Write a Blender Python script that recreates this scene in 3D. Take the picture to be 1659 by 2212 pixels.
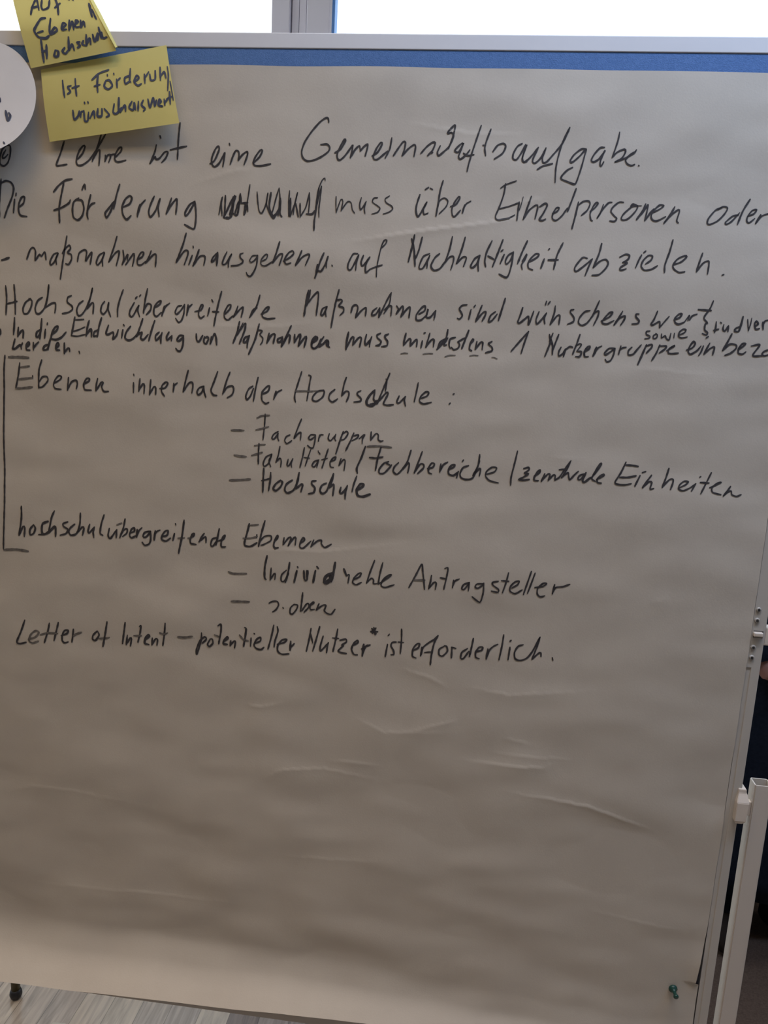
import bpy, bmesh, math, random
import numpy as np
from mathutils import Vector, Matrix

for _o in list(bpy.data.objects):
    bpy.data.objects.remove(_o)
SC = bpy.context.scene
COL = SC.collection

# ------------------------------------------------------------------ camera
cam_d = bpy.data.cameras.new('camera')
cam_d.sensor_fit = 'VERTICAL'
cam_d.sensor_height = 36.0
cam_d.lens = 1700.0 / 2212.0 * 36.0
cam_d.clip_start = 0.02
cam = bpy.data.objects.new('camera', cam_d)
COL.objects.link(cam)
_right = Vector((0.99217764, 0.11425193, 0.05029935))
_down = Vector((0.07093342, -0.1844251, -0.98028355))
_fwd = Vector((-0.10272282, 0.97618332, -0.19108674))
_m = Matrix((_right, -_down, -_fwd)).transposed().to_4x4()
_m.translation = Vector((0.0, -1.10, 1.50))
cam.matrix_world = _m
SC.camera = cam

# ------------------------------------------------------------------ view, sky, room lamp, added fill lights
SC.view_settings.view_transform = 'Standard'
SC.view_settings.look = 'None'
SC.view_settings.gamma = 1.0
SC.view_settings.use_curve_mapping = False
SC.view_settings.exposure = 0.0

world = bpy.data.worlds.new('world')
SC.world = world
world.use_nodes = True
_bg = world.node_tree.nodes['Background']
_bg.inputs['Color'].default_value = (0.90, 0.95, 1.0, 1)
_bg.inputs['Strength'].default_value = 2.1

def lamp(name, loc, rot, size, size_y, power, color, spread=180):
    d = bpy.data.lights.new(name, 'AREA')
    d.shape = 'RECTANGLE'
    d.size = size
    d.size_y = size_y
    d.energy = power
    d.color = color
    d.spread = math.radians(spread)
    o = bpy.data.objects.new(name, d)
    o.location = loc
    o.rotation_euler = rot
    COL.objects.link(o)
    return o

lamp('added_fill_cool', (0.75, -0.38, 2.60), (0, 0, 0), 1.7, 0.20, 24.5, (0.41, 0.62, 1.0))  # added fill without a fixture, for the bluish glare on the upper paper
lamp('ceiling_light_warm', (-0.40, -0.90, 3.12), (0, 0, 0), 2.0, 0.30, 9.8, (1.0, 0.78, 0.52))
lamp('added_fill_warm', (-0.35, -0.50, 3.12), (0, 0, 0), 1.8, 0.12, 5.0, (1.0, 0.71, 0.42), 60)  # added narrow fill, brightens the curled lower edge of the paper

# ------------------------------------------------------------------ helpers
def tag(o, label=None, cat=None, group=None, kind=None):
    if label: o['label'] = label
    if cat: o['category'] = cat
    if group: o['group'] = group
    if kind: o['kind'] = kind
    return o

def link_mesh(name, me, mats=(), parent=None, smooth=False):
    for m in mats:
        me.materials.append(m)
    if smooth:
        for p in me.polygons:
            p.use_smooth = True
    o = bpy.data.objects.new(name, me)
    COL.objects.link(o)
    if parent:
        o.parent = parent
    return o

def from_bm(name, bm, mats, parent=None, smooth=False):
    me = bpy.data.meshes.new(name)
    bmesh.ops.recalc_face_normals(bm, faces=bm.faces)
    bm.to_mesh(me)
    bm.free()
    return link_mesh(name, me, mats, parent, smooth)

def empty(name, loc=(0, 0, 0)):
    o = bpy.data.objects.new(name, None)
    o.location = loc
    o.empty_display_size = 0.05
    COL.objects.link(o)
    return o

def add_box(bm, x0, x1, y0, y1, z0, z1, bevel=0.0, seg=2):
    b = bmesh.new()
    bmesh.ops.create_cube(b, size=1.0)
    for v in b.verts:
        v.co = Vector(((x0 + x1) / 2 + v.co.x * (x1 - x0), (y0 + y1) / 2 + v.co.y * (y1 - y0), (z0 + z1) / 2 + v.co.z * (z1 - z0)))
    if bevel > 0:
        bmesh.ops.bevel(b, geom=list(b.edges), offset=bevel, segments=seg, affect='EDGES', profile=0.5)
    merge(bm, b)

def merge(bm, b):
    me = bpy.data.meshes.new('tmp')
    b.to_mesh(me)
    b.free()
    bm.from_mesh(me)
    bpy.data.meshes.remove(me)

def add_lathe(bm, prof, axis_o, axis_d, n=24):
    """profile [(distance along axis, radius)] revolved about an axis"""
    d = Vector(axis_d).normalized()
    a = d.orthogonal().normalized()
    c = d.cross(a)
    o = Vector(axis_o)
    rings = []
    for t, r in prof:
        rings.append([bm.verts.new(o + d * t + (a * math.cos(2 * math.pi * k / n) + c * math.sin(2 * math.pi * k / n)) * r) for k in range(n)])
    for A, B in zip(rings, rings[1:]):
        for k in range(n):
            bm.faces.new((A[k], A[(k + 1) % n], B[(k + 1) % n], B[k]))
    bm.faces.new(rings[0])
    bm.faces.new(list(reversed(rings[-1])))

def add_tube(bm, pts, r, n=12):
    pts = [Vector(p) for p in pts]
    rings = []
    up = None
    for i, p in enumerate(pts):
        t = (pts[min(i + 1, len(pts) - 1)] - pts[max(i - 1, 0)]).normalized()
        if up is None:
            up = t.orthogonal().normalized()
        up = (up - t * up.dot(t)).normalized()
        s = t.cross(up)
        rings.append([bm.verts.new(p + (up * math.cos(2 * math.pi * k / n) + s * math.sin(2 * math.pi * k / n)) * r) for k in range(n)])
    for A, B in zip(rings, rings[1:]):
        for k in range(n):
            bm.faces.new((A[k], A[(k + 1) % n], B[(k + 1) % n], B[k]))
    bm.faces.new(rings[0])
    bm.faces.new(list(reversed(rings[-1])))

# ------------------------------------------------------------------ materials
def mat(name, color, rough=0.6, metal=0.0, spec=0.5):
    m = bpy.data.materials.new(name)
    m.use_nodes = True
    b = m.node_tree.nodes['Principled BSDF']
    b.inputs['Base Color'].default_value = (*color, 1)
    b.inputs['Roughness'].default_value = rough
    b.inputs['Metallic'].default_value = metal
    b.inputs['Specular IOR Level'].default_value = spec
    return m

def noisy(name, c0, c1, scale, rough=0.7, bump=0.0, bscale=200.0, stretch=(1, 1, 1), spec=0.3, detail=4.0):
    m = mat(name, c0, rough, 0.0, spec)
    nt = m.node_tree
    b = nt.nodes['Principled BSDF']
    tc = nt.nodes.new('ShaderNodeTexCoord')
    mp = nt.nodes.new('ShaderNodeMapping')
    mp.inputs['Scale'].default_value = stretch
    nt.links.new(tc.outputs['Object'], mp.inputs['Vector'])
    n = nt.nodes.new('ShaderNodeTexNoise')
    n.inputs['Scale'].default_value = scale
    n.inputs['Detail'].default_value = detail
    nt.links.new(mp.outputs[0], n.inputs['Vector'])
    r = nt.nodes.new('ShaderNodeValToRGB')
    r.color_ramp.elements[0].position = 0.3
    r.color_ramp.elements[1].position = 0.7
    r.color_ramp.elements[0].color = (*c0, 1)
    r.color_ramp.elements[1].color = (*c1, 1)
    nt.links.new(n.outputs['Fac'], r.inputs['Fac'])
    nt.links.new(r.outputs['Color'], b.inputs['Base Color'])
    if bump > 0:
        n2 = nt.nodes.new('ShaderNodeTexNoise')
        n2.inputs['Scale'].default_value = bscale
        n2.inputs['Detail'].default_value = 3.0
        nt.links.new(mp.outputs[0], n2.inputs['Vector'])
        bu = nt.nodes.new('ShaderNodeBump')
        bu.inputs['Strength'].default_value = bump
        bu.inputs['Distance'].default_value = 0.001
        nt.links.new(n2.outputs['Fac'], bu.inputs['Height'])
        nt.links.new(bu.outputs['Normal'], b.inputs['Normal'])
    return m

def translucent(m, amount, color):
    nt = m.node_tree
    b = nt.nodes['Principled BSDF']
    out = nt.nodes['Material Output']
    t = nt.nodes.new('ShaderNodeBsdfTranslucent')
    t.inputs['Color'].default_value = (*color, 1)
    mx = nt.nodes.new('ShaderNodeMixShader')
    mx.inputs[0].default_value = amount
    nt.links.new(b.outputs[0], mx.inputs[1])
    nt.links.new(t.outputs[0], mx.inputs[2])
    nt.links.new(mx.outputs[0], out.inputs['Surface'])
    return m

M_PAPER = noisy('packing_paper', (0.472, 0.420, 0.350), (0.502, 0.450, 0.375), 14.0, 0.75, 0.10, 420.0, spec=0.25)
M_INK = noisy('marker_ink', (0.032, 0.029, 0.030), (0.050, 0.046, 0.047), 180.0, 0.55, spec=0.3)
M_INK_DRY = noisy('dry_marker_ink', (0.085, 0.076, 0.068), (0.17, 0.152, 0.13), 260.0, 0.6, spec=0.3)
M_NOTE_INK = noisy('blue_black_ink', (0.035, 0.045, 0.085), (0.065, 0.078, 0.12), 160.0, 0.5, spec=0.4)
M_NOTE = translucent(noisy('yellow_note_paper', (0.69, 0.61, 0.215), (0.72, 0.64, 0.235), 30.0, 0.7, 0.05, 500.0, spec=0.25), 0.22, (0.75, 0.62, 0.22))
M_CARD = noisy('white_card', (0.60, 0.60, 0.62), (0.63, 0.63, 0.65), 25.0, 0.7, 0.05, 400.0, spec=0.3)
M_FELT = noisy('blue_felt', (0.085, 0.160, 0.33), (0.105, 0.19, 0.38), 260.0, 0.95, 0.5, 700.0, spec=0.1)
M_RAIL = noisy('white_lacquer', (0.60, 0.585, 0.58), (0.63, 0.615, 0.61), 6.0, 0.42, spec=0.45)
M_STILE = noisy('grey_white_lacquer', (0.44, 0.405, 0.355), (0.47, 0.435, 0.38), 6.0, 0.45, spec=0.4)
M_ALU = mat('pale_metal_lacquer', (0.54, 0.485, 0.42), 0.28, 0.0, 0.5)
M_TUBE_IN = mat('tube_inside', (0.30, 0.30, 0.31), 0.5, 0.2)
M_PLASTIC = mat('cream_plastic', (0.60, 0.525, 0.44), 0.38, 0.0, 0.5)
M_RIVET = mat('rivet_metal', (0.36, 0.33, 0.29), 0.38, 0.0, 0.6)
M_SLOT = mat('slot_shade', (0.10, 0.09, 0.08), 0.7)
M_DARK = mat('dark_hole', (0.02, 0.018, 0.016), 0.8)
M_GREEN = mat('green_plastic', (0.006, 0.045, 0.032), 0.35, 0.0, 0.5)
M_STEEL = mat('needle_steel', (0.6, 0.6, 0.6), 0.25, 1.0)
M_WALL = noisy('wall_paint', (0.44, 0.42, 0.40), (0.47, 0.45, 0.43), 3.0, 0.85, 0.05, 150.0)
M_CEIL = noisy('ceiling_paint', (0.75, 0.74, 0.72), (0.78, 0.77, 0.75), 3.0, 0.9)
M_WFRAME = noisy('window_lacquer', (0.84, 0.82, 0.91), (0.87, 0.85, 0.94), 4.0, 0.45, spec=0.4)
M_BLUE_STRIP = mat('blue_strip', (0.14, 0.36, 0.80), 0.5)
M_BACKING = mat('dark_backing', (0.10, 0.10, 0.12), 0.8)
M_BLACKRUB = mat('black_rubber', (0.012, 0.013, 0.018), 0.45)
M_OLIVE = mat('olive_tube', (0.085, 0.070, 0.030), 0.4, 0.3)
M_SEATFAB = noisy('grey_seat_fabric', (0.08, 0.08, 0.09), (0.11, 0.11, 0.12), 200.0, 0.95)
M_FLOOR_SHADE = noisy('floor_shade_brown', (0.080, 0.052, 0.038), (0.115, 0.078, 0.058), 220.0, 0.95, 0.5, 500.0, spec=0.1)
M_SKIN = noisy('skin', (0.24, 0.11, 0.08), (0.28, 0.135, 0.10), 40.0, 0.5)
M_JACKET = noisy('black_cloth', (0.007, 0.008, 0.012), (0.012, 0.013, 0.018), 120.0, 0.95, 0.3, 300.0, spec=0.1)
M_TROUSER = noisy('navy_cloth', (0.006, 0.008, 0.013), (0.010, 0.012, 0.019), 120.0, 0.95, 0.3, 300.0, spec=0.1)
M_SHOE = mat('dark_brown_leather', (0.016, 0.010, 0.007), 0.8, 0.0, 0.15)
M_EYE = mat('eye_dark', (0.02, 0.015, 0.012), 0.2)
M_LIP = mat('lip', (0.22, 0.07, 0.06), 0.5)
M_HAIR = noisy('dark_hair', (0.015, 0.010, 0.007), (0.03, 0.02, 0.014), 90.0, 0.6, stretch=(1, 1, 0.1))

# glass of the windows
M_GLASS = bpy.data.materials.new('window_glass')
M_GLASS.use_nodes = True
_nt = M_GLASS.node_tree
_nt.nodes.remove(_nt.nodes['Principled BSDF'])
_tr = _nt.nodes.new('ShaderNodeBsdfTransparent')
_tr.inputs[0].default_value = (0.97, 0.985, 0.98, 1)
_gl = _nt.nodes.new('ShaderNodeBsdfGlossy')
_gl.inputs['Roughness'].default_value = 0.02
_mx = _nt.nodes.new('ShaderNodeMixShader')
_mx.inputs[0].default_value = 0.05
_nt.links.new(_tr.outputs[0], _mx.inputs[1])
_nt.links.new(_gl.outputs[0], _mx.inputs[2])
_nt.links.new(_mx.outputs[0], _nt.nodes['Material Output'].inputs['Surface'])

# vinyl plank floor: planks 73 mm wide running along Y, ends staggered
M_FLOOR = mat('vinyl_planks', (0.3, 0.27, 0.25), 0.24, 0.0, 0.5)
def build_floor_material(m):
    nt = m.node_tree
    N, L = nt.nodes, nt.links
    b = N['Principled BSDF']
    tc = N.new('ShaderNodeTexCoord')
    sep = N.new('ShaderNodeSeparateXYZ')
    L.new(tc.outputs['Object'], sep.inputs[0])
    def mth(op, a, bb=None, c=None):
        n = N.new('ShaderNodeMath')
        n.operation = op
        for i, q in enumerate((a, bb, c)):
            if q is None: continue
            if isinstance(q, (int, float)): n.inputs[i].default_value = q
            else: L.new(q, n.inputs[i])
        return n.outputs[0]
    xs = mth('DIVIDE', mth('ADD', sep.outputs['X'], 0.7336), 0.0692)
    col = mth('FLOOR', xs)
    fx = mth('FRACT', xs)
    wn = N.new('ShaderNodeTexWhiteNoise')
    wn.noise_dimensions = '1D'
    L.new(col, wn.inputs['W'])
    ys = mth('ADD', mth('DIVIDE', sep.outputs['Y'], 0.62), mth('MULTIPLY', wn.outputs['Value'], 7.3))
    row = mth('FLOOR', ys)
    fy = mth('FRACT', ys)
    cmb = N.new('ShaderNodeCombineXYZ')
    L.new(col, cmb.inputs[0])
    L.new(row, cmb.inputs[1])
    wn2 = N.new('ShaderNodeTexWhiteNoise')
    wn2.noise_dimensions = '3D'
    L.new(cmb.outputs[0], wn2.inputs['Vector'])
    ramp = N.new('ShaderNodeValToRGB')
    cr = ramp.color_ramp
    cr.elements[0].color = (0.22, 0.165, 0.14, 1)
    cr.elements[1].color = (0.50, 0.41, 0.325, 1)
    e = cr.elements.new(0.5)
    e.color = (0.35, 0.285, 0.245, 1)
    L.new(wn2.outputs['Value'], ramp.inputs['Fac'])
    # grain along the plank
    off = N.new('ShaderNodeVectorMath')
    off.operation = 'MULTIPLY_ADD'
    L.new(wn2.outputs['Color'], off.inputs[0])
    off.inputs[1].default_value = (9, 9, 9)
    L.new(tc.outputs['Object'], off.inputs[2])
    mp = N.new('ShaderNodeMapping')
    mp.inputs['Scale'].default_value = (60, 5, 1)
    L.new(off.outputs[0], mp.inputs['Vector'])
    g = N.new('ShaderNodeTexNoise')
    g.inputs['Scale'].default_value = 1.6
    g.inputs['Detail'].default_value = 6
    g.inputs['Distortion'].default_value = 0.8
    L.new(mp.outputs[0], g.inputs['Vector'])
    gr = N.new('ShaderNodeMapRange')
    gr.inputs['From Min'].default_value = 0.25
    gr.inputs['From Max'].default_value = 0.75
    gr.inputs['To Min'].default_value = 0.62
    gr.inputs['To Max'].default_value = 1.4
    L.new(g.outputs['Fac'], gr.inputs['Value'])
    # joints
    ex = mth('MINIMUM', fx, mth('SUBTRACT', 1.0, fx))
    ey = mth('MINIMUM', fy, mth('SUBTRACT', 1.0, fy))
    jx = mth('GREATER_THAN', ex, 0.012)
    jy = mth('GREATER_THAN', ey, 0.0015)
    j = mth('MULTIPLY_ADD', mth('MULTIPLY', jx, jy), 0.55, 0.45)
    k = mth('MULTIPLY', gr.outputs[0], j)
    mul = N.new('ShaderNodeVectorMath')
    mul.operation = 'SCALE'
    L.new(ramp.outputs['Color'], mul.inputs[0])
    L.new(k, mul.inputs['Scale'])
    L.new(mul.outputs[0], b.inputs['Base Color'])
    bu = N.new('ShaderNodeBump')
    bu.inputs['Strength'].default_value = 0.25
    bu.inputs['Distance'].default_value = 0.0006
    L.new(k, bu.inputs['Height'])
    L.new(bu.outputs['Normal'], b.inputs['Normal'])
build_floor_material(M_FLOOR)

# ------------------------------------------------------------------ room shell
X0, X1, Y0, Y1, ZC = -2.05, 2.8, -3.4, 1.30, 3.20
def struct(name, boxes, m, bevel=0):
    bm = bmesh.new()
    for b in boxes:
        add_box(bm, *b, bevel=bevel)
    return tag(from_bm(name, bm, [m]), kind='structure')

struct('floor', [(X0 - .1, X1 + .1, Y0 - .1, Y1 + .25, -0.1, 0.0)], M_FLOOR)
struct('ceiling', [(X0 - .1, X1 + .1, Y0 - .1, Y1 + .25, ZC, ZC + .1)], M_CEIL)
LB, LT, LY0, LY1 = 0.12, 2.70, 0.08, 1.20      # unseen window added in the left wall to light leg and floor
struct('wall_left', [(X0 - .1, X0, Y0, LY0, 0, ZC), (X0 - .1, X0, LY1, Y1, 0, ZC), (X0 - .1, X0, LY0, LY1, 0, LB), (X0 - .1, X0, LY0, LY1, LT, ZC)], M_WALL)
struct('wall_right', [(X1, X1 + .1, Y0, Y1, 0, ZC)], M_WALL)
struct('wall_front', [(X0 - .1, X1 + .1, Y0 - .1, Y0, 0, ZC)], M_WALL)
WB, WT = 0.70, 2.75                      # window opening bottom and top
WL, WR = -1.90, 2.20                     # opening left and right
struct('wall_back', [(X0 - .1, WL, Y1, Y1 + .22, 0, ZC), (WR, X1 + .1, Y1, Y1 + .22, 0, ZC),
                     (WL, WR, Y1, Y1 + .22, 0, WB), (WL, WR, Y1, Y1 + .22, WT, ZC)], M_WALL)
struct('trim_1', [(WL - .03, WR + .03, Y1 - .12, Y1 + .02, WB - .03, WB)], M_WFRAME, .004)       # window board
# post between the two windows: centre strip with a fine seam
bm = bmesh.new()
add_box(bm, -0.5885, -0.5689, Y1 + .012, Y1 + .10, WB, WT, .001)
add_box(bm, -0.5674, -0.5478, Y1 + .012, Y1 + .10, WB, WT, .001)
add_box(bm, -0.594, -0.5425, Y1 + .030, Y1 + .10, WB, WT)
tag(from_bm('trim_2', bm, [M_WFRAME]), kind='structure')
def window(name, x0, x1, sl, sr):
    """sash of a window: stiles sl / sr wide, rails, pane"""
    bm = bmesh.new()
    ya, yb = Y1 + .0, Y1 + .07
    add_box(bm, x0, x0 + sl, ya, yb, WB, WT, .003)
    add_box(bm, x1 - sr, x1, ya, yb, WB, WT, .003)
    add_box(bm, x0 + sl - .002, x1 - sr + .002, ya, yb, WB, WB + .06, .003)
    add_box(bm, x0 + sl - .002, x1 - sr + .002, ya, yb, WT - .06, WT, .003)
    o = tag(from_bm(name, bm, [M_WFRAME]), kind='structure')
    bm = bmesh.new()
    add_box(bm, x0 + sl - .004, x1 - sr + .004, Y1 + .045, Y1 + .049, WB + .055, WT - .055)
    from_bm('pane', bm, [M_GLASS], o)
    return o
w1 = window('window_1', WL, -0.5921, 0.06, 0.0533)
w2 = window('window_2', -0.5443, WR, 0.0674, 0.06)
bm = bmesh.new()
for q in ((LY0, LY0 + .06, LB, LT), (LY1 - .06, LY1, LB, LT), (LY0 + .058, LY1 - .058, LB, LB + .06), (LY0 + .058, LY1 - .058, LT - .06, LT)):
    add_box(bm, X0 - .08, X0 - .01, *q, .003)
w3 = tag(from_bm('added_window_left', bm, [M_WFRAME]), kind='structure')
bm = bmesh.new()
add_box(bm, X0 - .047, X0 - .043, LY0 + .055, LY1 - .055, LB + .055, LT - .055)
from_bm('pane', bm, [M_GLASS], w3)
bm = bmesh.new()
add_box(bm, -0.4718, -0.4638, Y1 + .004, Y1 + .044, WB + .058, WT - .058, .001)  # thin blue strip along the sash edge
from_bm('blue_edge_strip', bm, [M_BLUE_STRIP], w2)
bm = bmesh.new()
add_box(bm, -0.4769, -0.4716, Y1 - .002, Y1 + .020, WB + .058, WT - .058, .001)
from_bm('glazing_bead', bm, [M_WFRAME], w2)

# ------------------------------------------------------------------ pinboard on its stand
XR, XL = 0.4269, -0.7735                 # outer edges of the board frame
ZT, ZB = 1.9095, 0.4138
FW = 0.0188                              # frame width
board = tag(empty('pinboard', (-0.17, 0.02, 0.0)), 'white framed pinboard with blue felt on two square tube legs', 'pinboard')
def bpart(name, bm, mats, smooth=False, parent=None):
    o = from_bm(name, bm, mats, None, smooth)
    o.parent = parent or board
    if not parent:
        o.matrix_parent_inverse = Matrix.Translation((0.17, -0.02, 0.0))
    return o
bm = bmesh.new()
add_box(bm, XL + FW + .008, XR - FW - .014, 0.0012, 0.009, ZB + FW - .004, ZT - FW + .002)
o = bpart('felt_panel', bm, [M_FELT])
o['label'] = 'blue felt pinning surface'
bm = bmesh.new()
add_box(bm, XL + .004, XR - .004, 0.0088, 0.0136, ZB + .004, ZT - .004)  # added backing: stops light through the slot, dark so the gap stays dark
bpart('added_back_panel', bm, [M_BACKING])
bm = bmesh.new()
add_box(bm, XL, XR, 0.0, 0.014, ZT - FW, ZT, .0012, 3)
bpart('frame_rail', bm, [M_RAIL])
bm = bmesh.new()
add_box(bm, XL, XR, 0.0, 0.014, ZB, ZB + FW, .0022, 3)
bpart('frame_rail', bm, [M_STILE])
for x0, x1, s in ((XR - FW, XR, 1), (XL, XL + FW, -1)):
    bm = bmesh.new()
    # a shallow channel runs along the inner edge below the row of rivets
    xc = (x0 if s > 0 else x1)
    g = xc + s * .0062
    add_box(bm, min(g, x1 if s > 0 else x0), max(g, x1 if s > 0 else x0), 0.0, 0.014, ZB + FW - .0005, ZT - FW + .0005, .0010, 2)
    add_box(bm, min(xc, g + s * .001), max(xc, g + s * .001), 0.0, 0.014, 1.0998, ZT - FW + .0005)
    add_box(bm, min(xc, g + s * .001), max(xc, g + s * .001), 0.0012, 0.014, ZB + FW - .0005, 1.0999)
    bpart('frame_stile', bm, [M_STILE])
    xv = 0.4130 if s > 0 else XL + XR - 0.4130
    for z in (1.1847, 1.1693, 1.1298, 1.1147):
        bm = bmesh.new()
        add_lathe(bm, [(-0.001, .0036), (0.0006, .0036), (0.0016, .0030), (0.0021, .0021), (0.0016, .0014)], (xv, 0.0, z), (0, -1, 0), 20)
        rv = bpart('rivet', bm, [M_RIVET], True)
        bm = bmesh.new()
        add_lathe(bm, [(0.0, .0019), (0.0021, .0019)], (xv, 0.0, z - .0004), (0, -1, 0), 14)
        ho = from_bm('rivet_core', bm, [M_DARK], rv)
        rv_lab = 'small round rivet with a dark centre'
        rv['label'] = rv_lab
    xt = 0.4164 if s > 0 else XL + XR - 0.4164
    bm = bmesh.new()
    add_box(bm, xt - .0058, xt + .0074, -0.0004, 0.003, 1.1440, 1.1545, .0002, 1)
    o = bpart('latch_slot', bm, [M_SLOT])
    bm = bmesh.new()
    add_box(bm, xt - .0066, xt + .0064, -0.0050, 0.002, 1.1462, 1.1528, .0018, 3)
    o = bpart('latch_tongue', bm, [M_PLASTIC])
    o['label'] = 'cream plastic latch tongue'
    bm = bmesh.new()
    xo = XR if s > 0 else XL
    add_box(bm, min(xo - s * .0005, xo + s * .016), max(xo - s * .0005, xo + s * .016), 0.002, 0.016, 1.1325, 1.1600, .002, 2)
    o = bpart('hinge_block', bm, [M_PLASTIC])
    o['label'] = 'cream plastic hinge block'
    # square tube leg, open at the top
    xa = 0.4450 if s > 0 else XL + XR - 0.4450
    xb = xa + s * 0.0250
    lx0, lx1 = min(xa, xb), max(xa, xb)
    ya, yb, zt, wl = 0.002, 0.0250, 0.9205, 0.0018
    bm = bmesh.new()
    def ring(z, d):
        return [bm.verts.new(c) for c in ((lx0 + d, ya + d, z), (lx1 - d, ya + d, z), (lx1 - d, yb - d, z), (lx0 + d, yb - d, z))]
    r0, r1, r2, r3 = ring(0.034, 0), ring(zt, 0), ring(zt, wl), ring(zt - .35, wl)
    for A, B in ((r0, r1), (r1, r2), (r2, r3)):
        for k in range(4):
            bm.faces.new((A[k], A[(k + 1) % 4], B[(k + 1) % 4], B[k]))
    bm.faces.new(list(reversed(r0)))
    bm.faces.new(r3)
    es = [e for e in bm.edges if abs(e.verts[0].co.z - e.verts[1].co.z) > .5]
    bmesh.ops.bevel(bm, geom=es, offset=.0016, segments=2, affect='EDGES')
    leg = bpart('leg', bm, [M_ALU])
    bm = bmesh.new()
    add_box(bm, lx0 - .004, lx1 + .004, -0.27, 0.30, 0.004, 0.036, .004, 2)
    from_bm('foot_bar', bm, [M_ALU], leg).matrix_parent_inverse = Matrix()
    # clamp holding the leg to the frame
    bm = bmesh.new()
    xm = 0.4279
    secs = [(.8612, -.0055, .0040, -.0050), (.8675, -.0088, .0072, -.0100), (.8965, -.0088, .0084, -.0100), (.9070, -.0066, .0066, -.0046), (.9095, -.0066, .0050, -.0036), (.9150, -.0066, .0044, -.0034)]
    rr = []
    for z, a0, a1, yf in secs:
        c0, c1 = (xm + a0, xm + a1) if s > 0 else (XL + XR - xm - a1, XL + XR - xm - a0)
        rr.append([bm.verts.new(c) for c in ((c0, yf, z), (c1, yf, z), (c1, .015, z), (c0, .015, z))])
    for A, Bq in zip(rr, rr[1:]):
        for k in range(4):
            bm.faces.new((A[k], A[(k + 1) % 4], Bq[(k + 1) % 4], Bq[k]))
    bm.faces.new(list(reversed(rr[0])))
    bm.faces.new(rr[-1])
    bmesh.ops.bevel(bm, geom=list(bm.edges), offset=.0007, segments=2, affect='EDGES')
    add_box(bm, min(xa - s * .014, xa), max(xa - s * .014, xa), 0.005, 0.014, 0.870, 0.892, .001)
    o = bpart('clamp', bm, [M_PLASTIC])
    o['label'] = 'cream plastic clamp between frame and leg'

# ------------------------------------------------------------------ smooth lattice noise for the paper
_rng = np.random.RandomState(11)
_LAT = _rng.rand(128, 128) - 0.5
def bnoise(x, y):
    """C2 lattice noise (cubic B-spline of random values), about -0.3 .. 0.3"""
    xi = np.floor(x).astype(int); yi = np.floor(y).astype(int)
    fx = x - xi; fy = y - yi
    def wts(t):
        return ((1 - t) ** 3 / 6, (3 * t ** 3 - 6 * t ** 2 + 4) / 6, (-3 * t ** 3 + 3 * t ** 2 + 3 * t + 1) / 6, t ** 3 / 6)
    wx, wy = wts(fx), wts(fy)
    r = 0
    for a in range(4):
        for b in range(4):
            r = r + wx[a] * wy[b] * _LAT[(xi + a) % 128, (yi + b) % 128]
    return r

CREASES = [ [(-0.191,1.652), (-0.128,1.663), (-0.073,1.672), (0.012,1.685), (0.065,1.696)], [(-0.411,1.718), (-0.347,1.739), (-0.308,1.744)], [(-0.314,0.972), (-0.292,0.968), (-0.249,0.982)], [(-0.290,0.848), (-0.253,0.869), (-0.188,0.878), (-0.094,0.867)], [(-0.189,0.892), (-0.096,0.893)], [(0.009,0.918), (0.064,0.914), (0.112,0.914), (0.141,0.917), (0.162,0.931)], [(0.088,0.871), (0.150,0.868), (0.212,0.862), (0.268,0.846), (0.311,0.834)], [(-0.083,1.052), (-0.034,1.042), (-0.006,1.028)], [(-0.723,0.774), (-0.666,0.793), (-0.603,0.793), (-0.463,0.781)], [(-0.257,0.721), (-0.168,0.724), (-0.087,0.730)], [(0.222,0.691), (0.320,0.677), (0.375,0.673)], [(0.028,1.707), (0.075,1.717)], [(0.192,1.507), (0.258,1.504), (0.324,1.500)], [(-0.149,0.969), (-0.098,0.948), (0.019,0.960)], [(0.056,0.934), (0.124,0.931), (0.192,0.935)], [(0.074,0.959), (0.123,0.951)], [(-0.118,1.806), (-0.038,1.794), (0.051,1.793)], [(0.105,1.380), (0.162,1.380)], [(0.264,1.183), (0.294,1.193)], [(-0.084,0.945), (-0.009,0.972), (0.011,0.980)], [(-0.697,0.616), (-0.488,0.623), (-0.316,0.625)], [(0.014,1.033), (0.083,1.026), (0.214,1.046)], [(-0.479,1.531), (-0.278,1.537), (-0.213,1.549)], [(-0.375,1.214), (-0.201,1.221), (-0.067,1.245)] ]
CRAMP = [1.0, .5, .7, .7, .5, .9, 1.2, .6, .4, .4, .4, .5, .3, .5, .5, .5, .5, .3, .3, .6, .4, .5, .4, .4]

def seg_dist(x, z, pl):
    """distance, signed side and end fade of points to a polyline"""
    best = np.full(x.shape, 9.0); side = np.zeros(x.shape); fade = np.zeros(x.shape)
    n = len(pl) - 1
    for i in range(n):
        ax, az = pl[i]; bx, bz = pl[i + 1]
        dx, dz = bx - ax, bz - az
        ll = dx * dx + dz * dz
        t = np.clip(((x - ax) * dx + (z - az) * dz) / ll, 0, 1)
        ex, ez = x - ax - t * dx, z - az - t * dz
        d = np.hypot(ex, ez)
        k = d < best
        best = np.where(k, d, best)
        side = np.where(k, dx * ez - dz * ex, side)
        fade = np.where(k, np.sin(np.pi * np.clip((i + t) / n, 0.02, 0.98)), fade)
    return best, np.sign(side), fade

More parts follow.
